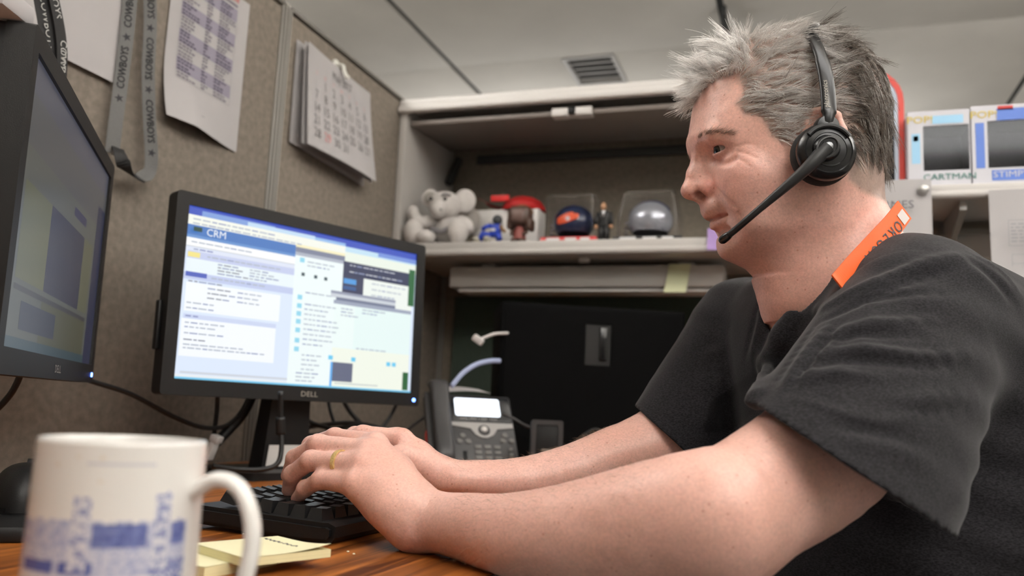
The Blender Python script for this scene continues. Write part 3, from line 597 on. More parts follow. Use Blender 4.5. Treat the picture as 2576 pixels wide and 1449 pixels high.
part('handset_cradle', B().box((-0.085, 0.10, 0.004), (0.038, 0.19, 0.014), FM, bev=0.004), 'phone_grey', ph)
part('asset_tag', B().box((-0.1045, 0.075, -0.004), (0.001, 0.030, 0.016), FM), 'tag_red', ph, label='small red and white sticker on the side')
pf = thing('paper_note', 'white folded paper lying on top of the desk phone', 'paper', frame(ph0, pxd, -pnd) @ Matrix.Scale(0.92, 4))
part('sheet', B().grid(lambda u, v: (-0.062+0.10*u+0.02*(1-v), 0.125+0.050*v, 0.176+0.004*math.sin(u*3)+0.010*v), 12, 6), 'paper', pf)

# ------------------------------------------------------------------ computer tower, small box
tw0, tw1 = np.array([-0.637, 1.800]), np.array([-0.249, 1.980]); txd = Vector((*(tw1-tw0), 0)); TL = txd.length
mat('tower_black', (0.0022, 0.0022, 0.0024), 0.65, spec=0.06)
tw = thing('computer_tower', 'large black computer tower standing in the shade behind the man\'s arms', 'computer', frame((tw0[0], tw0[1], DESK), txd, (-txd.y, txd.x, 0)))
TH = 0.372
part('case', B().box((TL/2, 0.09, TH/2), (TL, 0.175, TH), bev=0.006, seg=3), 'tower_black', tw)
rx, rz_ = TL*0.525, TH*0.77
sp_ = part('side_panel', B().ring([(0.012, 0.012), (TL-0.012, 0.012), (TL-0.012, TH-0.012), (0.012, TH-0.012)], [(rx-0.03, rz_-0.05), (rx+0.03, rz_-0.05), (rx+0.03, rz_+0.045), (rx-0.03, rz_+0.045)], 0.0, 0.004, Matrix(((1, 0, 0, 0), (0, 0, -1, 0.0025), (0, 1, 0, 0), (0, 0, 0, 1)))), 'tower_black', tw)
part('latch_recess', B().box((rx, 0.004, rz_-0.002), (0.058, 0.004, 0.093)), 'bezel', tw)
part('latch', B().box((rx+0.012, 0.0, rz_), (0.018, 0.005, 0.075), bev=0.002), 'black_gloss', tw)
dv0 = onplane(1372, 1204, 2, DESK)
dv = thing('desktop_speaker', 'small black box with a grey frame and tiny silver lettering beside the phone', 'speaker', frame(dv0, (0.93, 0.36, 0), (-0.36, 0.93, 0)))
part('housing', B().box((0, 0.035, 0.055), (0.058, 0.07, 0.11), bev=0.004), 'black_plastic', dv)
part('face_frame', B().ring(rrect(-0.031, 0.001, 0.031, 0.113, 0.004), rrect(-0.022, 0.008, 0.022, 0.104, 0.003), 0.0, 0.005, Matrix(((1, 0, 0, 0), (0, 0, -1, 0.002), (0, 1, 0, 0), (0, 0, 0, 1)))), 'phone_grey', dv)
part('badge', B().box((0, -0.001, 0.055), (0.020, 0.002, 0.003)), 'logo_silver', dv)
# ------------------------------------------------------------------ cables
mat('cable_black', (0.010, 0.010, 0.010), 0.45); mat('cable_blue', (0.36, 0.42, 0.62), 0.5); mat('cable_white', (0.6, 0.58, 0.57), 0.5)
def cable(label, pix, r, mt='cable_black', name='cable'):
    pts = [P(*q) for q in pix]; return single(name, B().tube(smooth_path(pts, 7), r, 10), mt, label, 'cable', smooth=180)
cable('black cable running from the left monitor toward the stand of the bright monitor', [(190, 945, 1.24), (240, 962, 1.27), (330, 992, 1.32), (430, 1045, 1.38), (505, 1074, 1.42), (560, 1074, 1.45), (600, 1050, 1.47)], 0.0038)
cable('black cable hanging from the left monitor at the picture edge', [(55, 930, 0.97), (42, 965, 0.97), (20, 1000, 0.97), (-30, 1050, 0.97), (-120, 1120, 0.98), (-220, 1160, 1.0)], 0.0036)
cable('thin black cable hanging straight down left of the monitor stand', [(548, 985, 1.48), (545, 1040, 1.48), (538, 1100, 1.47), (536, 1150, 1.46)], 0.0040)
cable('thick black video cable slanting down left of the monitor stand', [(640, 985, 1.50), (612, 1040, 1.48), (572, 1085, 1.46), (540, 1118, 1.44)], 0.0085)
sv = thing('video_connector', 'pale cable connector dangling behind the mug rim', 'connector'); part('plug', B().box((0, 0, 0), (0.010, 0.016, 0.034), Matrix.Translation(P(533, 1132, 1.43)) @ Matrix.Rotation(0.35, 4, 'Y'), bev=0.002), 'cable_white', sv)
part('plug_collar', B().box((0, 0, 0.02), (0.016, 0.018, 0.012), Matrix.Translation(P(533, 1132, 1.43)) @ Matrix.Rotation(0.35, 4, 'Y'), bev=0.002), 'cable_white', sv)
cable('black cable looping down in front of the monitor stand to the desk', [(706, 985, 1.36), (706, 1060, 1.36), (708, 1130, 1.35), (696, 1168, 1.34), (655, 1181, 1.33), (590, 1180, 1.32), (535, 1172, 1.32)], 0.0040)
cable('thicker sleeve on the cable in front of the monitor stand', [(705, 1050, 1.358), (706, 1092, 1.358)], 0.0075, name='cable_sleeve')
cable('black cable slanting down behind the bright monitor, nearest the stand', [(728, 985, 1.66), (748, 1028, 1.66), (782, 1062, 1.65), (830, 1078, 1.63)], 0.0042)
cable('short black cable dropping behind the maker\'s name on the bright monitor', [(824, 990, 1.70), (830, 1030, 1.69), (842, 1068, 1.68)], 0.0036)
cable('black cable slanting down right behind the bright monitor above the hands', [(858, 995, 1.72), (880, 1035, 1.72), (908, 1066, 1.70), (925, 1085, 1.69)], 0.0046)
cable('black cable at the lower right corner of the bright monitor', [(1003, 1005, 1.80), (985, 1042, 1.80), (964, 1072, 1.78), (940, 1095, 1.76)], 0.0040)
cable('upper loop of the black cable bundle lying behind the hands', [(715, 1088, 1.62), (760, 1078, 1.64), (820, 1068, 1.66), (890, 1064, 1.68), (960, 1078, 1.70), (1010, 1100, 1.72)], 0.0044)
cable('lower loop of the black cable bundle lying behind the hands', [(722, 1080, 1.66), (750, 1092, 1.66), (800, 1094, 1.66), (850, 1078, 1.67), (910, 1070, 1.68), (960, 1086, 1.70)], 0.0040)
cable('pale blue network cable arching from the phone to the tower', [(1135, 972, 1.80), (1165, 938, 1.82), (1200, 916, 1.84), (1235, 908, 1.86), (1257, 908, 1.875)], 0.0055, 'cable_blue')
cable('short white cable with a clip plug left of the tower', [(1200, 857, 1.86), (1222, 848, 1.87), (1245, 840, 1.88), (1280, 838, 1.92)], 0.0035, 'cable_white')
single('cable_plug', B().box((0, 0, 0), (0.026, 0.014, 0.015), Matrix.Translation(P(1203, 855, 1.86)) @ Matrix.Rotation(0.6, 4, 'Y'), bev=0.003), 'cable_white', 'white plug at the end of the short white cable', 'plug')
cable('grey cord behind the phone going down to the left', [(1075, 1045, 1.80), (1050, 1062, 1.80), (1020, 1085, 1.80)], 0.0032, 'phone_grey')
cable('grey cord from the phone to the small black box', [(1265, 1040, 1.82), (1290, 1052, 1.82), (1320, 1070, 1.83), (1345, 1078, 1.85)], 0.0032, 'phone_grey')
cable('black cord curling behind the far forearm', [(1430, 1135, 1.78), (1470, 1095, 1.78), (1500, 1080, 1.78), (1515, 1100, 1.77), (1490, 1125, 1.76)], 0.0035)
mat('pushpin', (0.7, 0.68, 0.66), 0.3)
q = P(1273, 815, 1.93); single('push_pin', B().sph((q[0], q[1], q[2]), 0.006).cyl(q, (q[0]-0.003, q[1]+0.02, q[2]-0.004), 0.002), 'pushpin', 'small white pin head above the corner of the tower', 'pin')
mat('card_pink', (0.45, 0.38, 0.36), 0.7)
q = P(1755, 880, 2.35); Mc = frame((q[0], 2.435, q[2]), (1, 0, 0), (0, 0, 1))
single('card_cutout', B().prism([(-0.026, -0.06), (0.03, -0.06), (0.03, -0.002), (0.018, 0.0), (0.018, 0.032), (-0.006, 0.034), (-0.006, 0.004), (-0.026, 0.002)], 0.0, 0.002, Mc), 'card_pink', 'pale pinkish paper cutout pinned to the tackboard beside the sleeve', 'paper')
# ------------------------------------------------------------------ toys on the cabinet shelf
def sx(px, Y): return onplane(px, 590, 1, Y)[0]
mat('plush_white', (0.66, 0.63, 0.61), 0.95, var=0.06, vscale=90, bump=0.9, bscale=260); mat('plush_grey', (0.23, 0.22, 0.23), 0.95, bump=0.8, bscale=260); mat('plush_ear', (0.36, 0.335, 0.31), 0.95, bump=0.8, bscale=260); mat('bead_black', (0.01, 0.01, 0.01), 0.2)
pl = thing('plush_animal', 'white plush animal with big round ears sitting at the left end of the shelf', 'plush toy', Matrix.Translation((sx(1115, 2.17), 2.17, SZ)) @ Matrix.Rotation(math.radians(14), 4, 'Z'))
part('torso', B().sph((0.012, 0.02, 0.050), (0.046, 0.040, 0.052)), 'plush_white', pl, 180)
hd_ = part('head', B().sph((0.0, 0.0, 0.118), (0.047, 0.042, 0.042)).sph((-0.012, -0.036, 0.098), (0.022, 0.024, 0.026)), 'plush_white', pl, 180)
part('ear', B().sph((-0.045, 0.01, 0.142), (0.026, 0.012, 0.027)), 'plush_white', pl, 180); part('ear', B().sph((0.054, 0.012, 0.136), (0.032, 0.013, 0.036)), 'plush_white', pl, 180)
part('inner_ear', B().sph((-0.043, 0.0, 0.140), (0.017, 0.006, 0.018)), 'plush_ear', pl, 180); part('back_tuft', B().sph((0.068, 0.045, 0.086), (0.030, 0.02, 0.040)), 'plush_ear', pl, 180)
for x, z in ((-0.034, 0.128), (0.006, 0.128)): part('eye', B().sph((x, -0.040, z), 0.0055, n=12), 'bead_black', pl, 180)
part('eyebrow', B().tube([(-0.004, -0.042, 0.139), (0.008, -0.044, 0.142), (0.022, -0.040, 0.139)], 0.003, 6), 'plush_grey', pl)
part('nose', B().sph((-0.002, -0.055, 0.094), (0.005, 0.004, 0.004), n=10), 'plush_grey', pl, 180)
part('arm', B().tube(smooth_path([(-0.03, 0.0, 0.075), (-0.062, -0.02, 0.065), (-0.082, -0.03, 0.080)], 4), [0.017]*9, 12).sph((-0.084, -0.03, 0.090), (0.016, 0.014, 0.020)), 'plush_white', pl, 180)
part('arm', B().tube(smooth_path([(0.045, 0.0, 0.075), (0.068, -0.03, 0.060), (0.075, -0.04, 0.035)], 4), [0.018]*9, 12), 'plush_white', pl, 180)
part('leg', B().sph((-0.080, -0.030, 0.034), (0.028, 0.030, 0.036)).sph((-0.045, -0.035, 0.020), (0.030, 0.03, 0.021)), 'plush_white', pl, 180); part('leg', B().sph((0.048, -0.045, 0.036), (0.029, 0.03, 0.040)), 'plush_white', pl, 180)
part('sash', B().tube(smooth_path([(-0.03, -0.03, 0.045), (0.0, -0.042, 0.035), (0.03, -0.036, 0.05), (0.05, -0.01, 0.06)], 4), 0.008, 8), 'plush_grey', pl, 180)
mat('box_white', (0.72, 0.70, 0.68), 0.5); mat('box_print', (0.42, 0.41, 0.40), 0.6)
wb0, wb1 = sx(1192, 2.27), sx(1352, 2.27)
bx_ = thing('white_box', 'plain white carton with a grey printed strip behind the small figures', 'box', Matrix.Translation(((wb0+wb1)/2, 2.27, SZ)))
part('carton', B().box((0, 0.04, 0.064), (wb1-wb0, 0.08, 0.128), bev=0.002), 'box_white', bx_); part('printed_strip', B().box((-0.030, -0.0006, 0.083), (0.045, 0.001, 0.014)), 'box_print', bx_)
mat('cap_red', (0.42, 0.012, 0.012), 0.55); mat('cap_bright', (0.72, 0.02, 0.02), 0.5); mat('cap_navy', (0.02, 0.025, 0.05), 0.7)
cp = thing('red_cap', 'red cap lying on top of the white carton', 'cap', Matrix.Translation((sx(1285, 2.31), 2.31, SZ+0.128)))
part('brim', B().grid(lambda u, v: (-0.092+0.11*u, -0.045+0.09*v, 0.004+0.030*(1-u)**2+0.004*math.sin(v*3.1)), 10, 8), 'cap_red', cp, 180); 
bm = bmesh.new(); bmesh.ops.create_uvsphere(bm, u_segments=24, v_segments=12, radius=1.0); bmesh.ops.bisect_plane(bm, geom=bm.verts[:]+bm.edges[:]+bm.faces[:], plane_co=(0, 0, 0), plane_no=(0, 0, 1), clear_inner=True)
part('crown', B().bm(bm, Matrix.Translation((0.035, 0, 0.0)) @ Matrix.Diagonal((0.066, 0.06, 0.046, 1))), 'cap_red', cp, 180); part('front_patch', B().box((-0.020, -0.052, 0.030), (0.056, 0.004, 0.018), bev=0.002), 'cap_bright', cp)
# figures
def fig(nm, label, px, Y, parts_, cat='figurine', rz=0.0):
    t = thing(nm, label, cat, Matrix.Translation((sx(px, Y), Y, SZ)) @ Matrix.Rotation(rz, 4, 'Z'))
    for n_, b_, mt in parts_: part(n_, b_, mt, t, 180)
mat('fig_brown', (0.075, 0.040, 0.028), 0.4); mat('fig_face', (0.16, 0.10, 0.085), 0.4); mat('fig_tan', (0.28, 0.15, 0.06), 0.5); mat('fig_red', (0.25, 0.06, 0.05), 0.5)
mat('fig_blue', (0.02, 0.06, 0.48), 0.4); mat('fig_white', (0.7, 0.7, 0.72), 0.4); mat('fig_black', (0.010, 0.010, 0.011), 0.5); mat('fig_skin', (0.45, 0.25, 0.14), 0.5); mat('fig_dark', (0.05, 0.055, 0.06), 0.5); mat('fig_pale', (0.45, 0.43, 0.36), 0.5)
hb_ = B(); hb_.box((0, 0, 0.075), (0.066, 0.050, 0.056), bev=0.018, seg=4).box((-0.026, 0.004, 0.054), (0.016, 0.042, 0.030), bev=0.006).box((0.028, 0.004, 0.052), (0.016, 0.042, 0.034), bev=0.006)
fig('vinyl_figure', 'small big-headed brown figurine in front of the white carton', 1307, 2.145, [('hair', hb_, 'fig_brown'), ('face', B().box((0, -0.022, 0.074), (0.038, 0.012, 0.036), bev=0.006), 'fig_face'), ('hair_rim', B().tube([(0.034*math.cos(a), 0.002, 0.080+0.025*math.sin(a)) for a in np.linspace(0.1, 3.04, 16)], 0.003, 6), 'fig_tan'),
    ('torso', B().lathe([(0.018, 0.012), (0.016, 0.03), (0.010, 0.048)], 16), 'fig_red'), ('arm', B().tube([(-0.012, 0, 0.042), (-0.022, -0.005, 0.03), (-0.016, -0.016, 0.022)], 0.005, 8), 'fig_brown'), ('arm', B().tube([(0.012, 0, 0.042), (0.022, -0.005, 0.03), (0.016, -0.016, 0.022)], 0.005, 8), 'fig_brown'),
    ('foot', B().box((-0.011, -0.006, 0.006), (0.018, 0.028, 0.012), bev=0.004), 'fig_brown'), ('foot', B().box((0.011, -0.006, 0.006), (0.018, 0.028, 0.012), bev=0.004), 'fig_brown')])
fig('toy_figure', 'small blue toy figure with white shoes sitting beside the plush animal', 1238, 2.135, [('torso', B().box((0.008, 0.004, 0.036), (0.030, 0.022, 0.036), bev=0.006), 'fig_blue'), ('head', B().sph((0.012, 0.004, 0.066), (0.014, 0.013, 0.014)), 'fig_dark'), ('chest_emblem', B().box((0.004, -0.008, 0.036), (0.014, 0.004, 0.008), bev=0.001), 'fig_white'),
    ('leg', B().tube([(-0.004, 0, 0.022), (-0.026, -0.006, 0.026), (-0.030, -0.012, 0.008)], 0.0085, 10), 'fig_blue'), ('leg', B().tube([(0.016, 0, 0.020), (0.022, -0.010, 0.020), (0.026, -0.014, 0.008)], 0.0085, 10), 'fig_blue'),
    ('shoe', B().sph((-0.040, -0.014, 0.009), (0.011, 0.012, 0.009)), 'fig_pale'), ('shoe', B().sph((-0.008, -0.018, 0.009), (0.010, 0.012, 0.009)), 'fig_pale'), ('arm', B().tube([(-0.006, 0, 0.05), (-0.018, -0.008, 0.044), (-0.026, -0.010, 0.036)], 0.006, 8), 'fig_blue'), ('arm', B().tube([(0.022, 0, 0.048), (0.032, -0.008, 0.036), (0.040, -0.010, 0.030)], 0.0045, 8), 'fig_tan')], 'toy')
fig('action_figure', 'small action figure in a black suit standing between the two display cases', 1519, 2.15, [('jacket', B().lathe([(0.013, 0.046), (0.0135, 0.06), (0.017, 0.075), (0.012, 0.083), (0.004, 0.086)], 16, Matrix.Diagonal((1.1, 0.7, 1, 1))), 'fig_black'), ('head', B().sph((-0.003, 0, 0.096), (0.0075, 0.0085, 0.011)), 'fig_skin'), ('shirt_front', B().prism([(-0.005, 0.083), (0.005, 0.083), (0.0, 0.066)], 0.0, 0.002, Matrix(((1, 0, 0, 0), (0, 0, -1, -0.0105), (0, 1, 0, 0), (0, 0, 0, 1)))), 'fig_white'),
    ('trouser_leg', B().tube([(-0.007, 0, 0.048), (-0.008, 0, 0.003)], [0.0085, 0.007], 10), 'fig_black'), ('trouser_leg', B().tube([(0.007, 0, 0.048), (0.008, 0, 0.003)], [0.0085, 0.007], 10), 'fig_black'),
    ('sleeve', B().tube([(-0.016, 0, 0.08), (-0.020, -0.002, 0.06), (-0.020, -0.006, 0.046)], 0.0055, 8), 'fig_black'), ('sleeve', B().tube([(0.016, 0, 0.08), (0.020, -0.002, 0.06), (0.020, -0.006, 0.046)], 0.0055, 8), 'fig_black'), ('hand', B().sph((-0.020, -0.007, 0.041), 0.0055, n=10), 'fig_skin'), ('hand', B().sph((0.020, -0.007, 0.041), 0.0055, n=10), 'fig_skin')])
# display cases with small helmets
m, nt, b = nt_new('clear_plastic'); b.inputs['Base Color'].default_value = (0.95, 0.96, 1.0, 1); b.inputs['Roughness'].default_value = 0.06; b.inputs['Transmission Weight'].default_value = 1.0; b.inputs['IOR'].default_value = 1.02; b.inputs['Specular IOR Level'].default_value = 0.9
b.inputs['Coat Weight'].default_value = 0.35; b.inputs['Coat Roughness'].default_value = 0.08
mat('helmet_navy', (0.015, 0.022, 0.055), 0.12); mat('helmet_silver', (0.38, 0.39, 0.43), 0.18, metal=0.4); mat('logo_orange', (0.75, 0.10, 0.03), 0.4); mat('mask_grey', (0.25, 0.25, 0.28), 0.4); mat('label_red', (0.62, 0.05, 0.05), 0.5)
def case(label, px0, px1, Y, h, base_h, helmet_mat, base_mat, dome, logo):
    x0, x1 = sx(px0, Y), sx(px1, Y); w = x1-x0
    t = thing('display_case', label, 'display case', Matrix.Translation(((x0+x1)/2, Y, SZ)))
    part('case_base', B().box((0, 0.045, base_h/2), (w*1.10, 0.11, base_h), bev=0.003), base_mat, t)
    for k, c in enumerate(((-0.3, 0.26), (0.05, 0.22), (0.33, 0.18))): part('base_label', B().box((w*c[0], -0.0105, base_h*0.5), (w*c[1], 0.001, base_h*0.6)), 'fig_white', t)
    o_ = rrect(-w/2, -0.006, w/2, 0.096, 0.012, 4); tw_ = 0.82 if dome else 0.96
    V = []; rings = [(1.0, base_h), (0.99, base_h+h*0.45), (tw_+0.06 if dome else 0.98, base_h+h*0.8), (tw_, base_h+h*0.97), (tw_*0.9, base_h+h)]
    for s2, z in rings: V += [(x*s2, 0.045+(y-0.045)*s2, z) for x, y in o_]
    n2 = len(o_); cb = B()._add(V, [(i*n2+k, i*n2+(k+1) % n2, (i+1)*n2+(k+1) % n2, (i+1)*n2+k) for i in range(len(rings)-1) for k in range(n2)]+[tuple((len(rings)-1)*n2+k for k in range(n2))])
    part('clear_cover', cb, 'clear_plastic', t, 40)
    hmt = thing('mini_helmet', label.replace('display case', 'helmet in its case'), 'helmet', Matrix.Translation(((x0+x1)/2, Y+0.045, SZ+base_h)))
    r_ = min(w*0.40, h*0.44); bm = bmesh.new(); bmesh.ops.create_uvsphere(bm, u_segments=28, v_segments=18, radius=1.0)
    bmesh.ops.bisect_plane(bm, geom=bm.verts[:]+bm.edges[:]+bm.faces[:], plane_co=(0, 0, -0.62), plane_no=(0, 0.1, 1), clear_inner=True)
    part('helmet_shell', B().bm(bm, Matrix.Translation((0, 0, r_*0.9)) @ Matrix.Diagonal((r_*1.08, r_*0.85, r_*0.98, 1))), helmet_mat, hmt, 180)
    for k in range(3): part('face_bar', B().tube([(-r_*1.0+r_*0.1*k, -r_*0.5, r_*(0.35+0.25*k)), (-r_*1.25, 0, r_*(0.32+0.25*k)), (-r_*1.0+r_*0.1*k, r_*0.5, r_*(0.35+0.25*k))], 0.0016, 6), 'mask_grey', hmt)
    if logo:
        part('helmet_logo', B().grid(lambda u, v: ((u-0.62)*r_*1.15, -r_*0.86*math.sqrt(max(0.02, 1-((u-0.62)*1.06)**2-((v-0.45)*0.55+0.35*u-0.05)**2)), r_*0.92+r_*((v-0.45)*(0.55-0.3*abs(u-0.5))+0.32*u-0.05)), 10, 6), 'logo_orange', hmt, 180)
        part('helmet_logo', B().sph((-r_*0.1, -r_*0.85, r_*0.98), (r_*0.12, 0.002, r_*0.12), n=12), 'fig_white', hmt, 180)
    else: part('helmet_stripe', B().tube([(-r_*1.05*math.cos(a), 0.0, r_*0.9+r_*0.99*math.sin(a)) for a in np.linspace(0.3, 2.6, 18)], 0.004, 8), 'helmet_navy', hmt, 180)
case('clear display case with a dark blue helmet and red base', 1368, 1496, 2.15, 0.118, 0.016, 'helmet_navy', 'label_red', False, True)
case('clear domed display case with a silver helmet and black base', 1550, 1708, 2.15, 0.124, 0.014, 'helmet_silver', 'fig_black', True, False)
mat('note_purple', (0.44, 0.30, 0.62), 0.8); mat('note_pale', (0.62, 0.64, 0.42), 0.8)
q = onplane(1803, 600, 1, CY-0.006); single('sticky_note', B().grid(lambda u, v: (q[0]-0.022+0.044*u, CY-0.0085-0.008*(1-v)**2, q[2]-0.030+0.055*v), 8, 8), 'note_purple', 'small purple sticky note on the cabinet shelf edge by the man\'s chin', 'note')
q = onplane(1708, 700, 1, 2.18); qz = onplane(1708, 662, 1, 2.18)[2]; ql = onplane(1708, 738, 1, 2.18)[2]
single('sticky_note', B().grid(lambda u, v: (q[0]-0.028+0.056*u-0.008*(1-v), 2.192-0.030*(1-v)**1.6, ql+(qz-ql)*v), 8, 10), 'note_pale', 'pale yellow sticky note hanging from the task light under the cabinet', 'note')

# ------------------------------------------------------------------ right shelf: collectible boxes, sign, papers
mat('carton_white', (0.56, 0.56, 0.61), 0.45); mat('carton_blue', (0.10, 0.20, 0.62), 0.5); mat('carton_sky', (0.32, 0.58, 0.80), 0.5); mat('carton_green', (0.01, 0.16, 0.13), 0.5); mat('logo_yellow', (0.62, 0.47, 0.03), 0.5); mat('window_dark', (0.02, 0.02, 0.022), 0.3); mat('carton_inner_shade', (0.018, 0.016, 0.017), 0.7); mat('carton_red', (0.55, 0.03, 0.03), 0.5)
def pbox(label, px0, px1, ztop, texts, blocks, Y=1.795):
    x0, x1 = onplane(px0, 370, 1, Y)[0], onplane(px1, 370, 1, Y)[0]; w = x1-x0; h = ztop-RZ
    t = thing('collectible_box', label, 'box', Matrix.Translation((x0, Y, RZ)))
    FMx = Matrix(((1, 0, 0, 0), (0, 0, -1, 0), (0, 1, 0, 0), (0, 0, 0, 1)))
    win = (w*0.25, h*0.20, w*0.985, h*0.80)
    part('carton', B().ring([(0, 0), (w, 0), (w, h), (0, h)], [(win[0], win[1]), (win[2], win[1]), (win[2], win[3]), (win[0], win[3])], -0.09, 0.0, FMx).box((w/2, 0.0895, h/2), (w, 0.001, h)), 'carton_white', t, smooth=None)
    part('inner_tray', B().box(((win[0]+win[2])/2, 0.075, (win[1]+win[3])/2), (win[2]-win[0], 0.004, win[3]-win[1])), 'carton_inner_shade', t)
    part('shade_lining', B().ring([(win[0], win[1]), (win[2], win[1]), (win[2], win[3]), (win[0], win[3])], [(win[0]+0.0015, win[1]+0.0015), (win[2]-0.0015, win[1]+0.0015), (win[2]-0.0015, win[3]-0.0015), (win[0]+0.0015, win[3]-0.0015)], -0.074, -0.004, FMx), 'carton_inner_shade', t, smooth=None)  # added dark lining: shade inside the box put into its colour
    part('clear_window', B().box(((win[0]+win[2])/2, 0.002, (win[1]+win[3])/2), (win[2]-win[0], 0.0008, win[3]-win[1])), 'clear_plastic', t)
    for c, (a, b2, c2, d2) in blocks: part('printed_panel', B().quad(w*a, h*b2, w*c2, h*d2, 0.0006, None, FMx), c, t, smooth=None)
    for tx, a, b2, s, mt in texts: part('lettering', B().text(tx, s, FMx @ Matrix.Translation((w*a, h*b2, 0.0010)), sx=1.15), mt, t, smooth=None)
zt = onplane(2360, 278, 1, 1.795)[2]
pbox('white collectible box with pale blue and green print, nearest the man', 2284, 2441, zt, [('POP!', 0.20, 0.88, 0.020, 'logo_yellow'), ('CARTMAN', 0.66, 0.11, 0.017, 'carton_green')], [('carton_sky', (0.40, 0.82, 0.90, 0.93)), ('carton_sky', (0.06, 0.30, 0.20, 0.70)), ('carton_green', (0.09, 0.60, 0.17, 0.67))])
pbox('white collectible box with dark blue print at the right picture edge', 2445, 2608, zt+0.004, [('POP!', 0.20, 0.88, 0.020, 'logo_yellow'), ('STIMPY', 0.60, 0.11, 0.017, 'carton_white')], [('carton_blue', (0.40, 0.80, 0.98, 0.95)), ('carton_blue', (0.06, 0.20, 0.20, 0.78)), ('carton_blue', (0.30, 0.04, 0.98, 0.17)), ('carton_red', (0.42, 0.93, 0.66, 0.985))])
# rounded sign standing behind the head
mat('sign_red', (0.60, 0.05, 0.035), 0.45); mat('sign_pale', (0.52, 0.60, 0.72), 0.45); mat('sign_black', (0.009, 0.009, 0.012), 0.7, spec=0.25)
xr_ = onplane(2276, 400, 1, 1.84)[0]; ztp = onplane(2215, 172, 1, 1.84)[2]-RZ; sw = 0.16
def arch(i): 
    r_ = 0.075-i; return [(-sw+i, i), (-i, i)]+[(-i-r_+r_*math.cos(a), ztp-i-r_+r_*math.sin(a)) for a in np.linspace(0, math.pi/2, 8)]+[(-sw+i+r_+r_*math.cos(a), ztp-i-r_+r_*math.sin(a)) for a in np.linspace(math.pi/2, math.pi, 8)]
SMx = Matrix(((1, 0, 0, 0), (0, 0, -1, 0), (0, 1, 0, 0), (0, 0, 0, 1)))
sg_ = thing('arched_sign', 'black arched sign with red and pale blue borders standing behind the man\'s head', 'sign', Matrix.Translation((xr_, 1.84, RZ)))
part('red_border', B().ring(arch(0), arch(0.011), -0.012, 0.004, SMx), 'sign_red', sg_); part('pale_border', B().ring(arch(0.011), arch(0.019), -0.012, 0.002, SMx), 'sign_pale', sg_); part('black_field', B().prism(arch(0.019), -0.012, 0.0, SMx), 'sign_black', sg_)
# papers hung from the shelf edge
def hung(label, x0, x1, z0, z1, y, cat='paper', bow=0.01):
    t = thing('paper_sheet', label, cat, Matrix.Translation(((x0+x1)/2, y, z0)))
    w = x1-x0; h = z1-z0
    part('sheet', B().grid(lambda u, v: ((u-0.5)*w, -bow*math.sin(math.pi*u)*0.4-bow*(1-v)**2, h*v), 12, 10), 'paper', t, 180); return t, w, h
mat('print_dark', (0.10, 0.10, 0.11), 0.8); mat('print_mid', (0.30, 0.30, 0.32), 0.8)
yh = RY-0.0115
xa, xb = onplane(2190, 470, 1, yh)[0], onplane(2343, 470, 1, yh)[0]; t, w, h = hung('white notice with bold lettering hung from the shelf edge by a round magnet', xa, xb, 1.14, onplane(2300, 452, 1, yh)[2], yh)
FX = Matrix(((1, 0, 0, 0), (0, 0, -1, -0.013), (0, 1, 0, 0), (0, 0, 0, 1)))
zz = onplane(2255, 520, 1, yh)[2]-1.14; part('lettering', B().text('ARNES', 0.022, FX @ Matrix.Translation((onplane(2246, 520, 1, yh)[0]-(xa+xb)/2, zz, 0.0)), sx=1.1), 'print_dark', t, smooth=None)
mat('magnet', (0.38, 0.37, 0.36), 0.3, metal=0.6)
q = onplane(2322, 478, 1, yh-0.004); single('magnet', B().lathe([(0.0001, 0.006), (0.006, 0.006), (0.0098, 0.004), (0.0105, 0.0)], 20, Matrix(((1, 0, 0, q[0]), (0, 0, -1, yh-0.006), (0, 1, 0, q[2]), (0, 0, 0, 1)))), 'magnet', 'round grey magnet holding the notice on the shelf edge', 'magnet')
xa, xb = onplane(2492, 560, 1, yh-0.012)[0], onplane(2492, 560, 1, yh-0.012)[0]+0.20; z1_ = onplane(2530, 474, 1, yh-0.012)[2]
t, w, h = hung('white sheet with a small diagram hung at the right picture edge', xa, xb, z1_-0.19, z1_, yh-0.002, bow=0.016)
FX = Matrix(((1, 0, 0, -w/2), (0, 0, -1, -0.0235), (0, 1, 0, 0), (0, 0, 0, 1)))
pd = B(); rr = random.Random(5)
for k in range(6):
    x = 0.030
    while x < 0.11: l = rr.uniform(0.004, 0.012); pd.quad(x, 0.118-k*0.0065, x+l, 0.1205-k*0.0065, 0, None, FX); x += l+0.003
for a in ((0.026, 0.126, 0.115, 0.127), (0.026, 0.078, 0.115, 0.079), (0.026, 0.078, 0.027, 0.127), (0.030, 0.062, 0.110, 0.063), (0.030, 0.040, 0.031, 0.062), (0.052, 0.045, 0.053, 0.074), (0.052, 0.074, 0.085, 0.075), (0.084, 0.045, 0.085, 0.074), (0.030, 0.045, 0.085, 0.046)): pd.quad(*a, 0, None, FX)
part('diagram', pd, 'print_mid', t, smooth=None)
# ------------------------------------------------------------------ things pinned to the left panel
WF = WX+0.0012                                                     # just in front of the fabric
def wl(px, py, off=0.0): q = onplane(px, py, 0, WF+off); return q[1], q[2]
def WM(y, z, off=0.0): return Matrix(((0, 0, 1, WF+off), (1, 0, 0, y), (0, 1, 0, z), (0, 0, 0, 1)))     # local x -> +Y, y -> up, z -> off the wall
# blank sheet
y1, zb = wl(287, 214); y0 = y1-0.216; zb = 1.372
t = thing('paper_sheet', 'blank white sheet pinned to the panel left of the silver lanyard', 'paper', WM((y0+y1)/2, zb))
part('sheet', B().grid(lambda u, v: ((u-0.5)*0.216, 0.279*v, 0.0015+0.006*(1-v)**2), 8, 10), 'paper', t, 180)
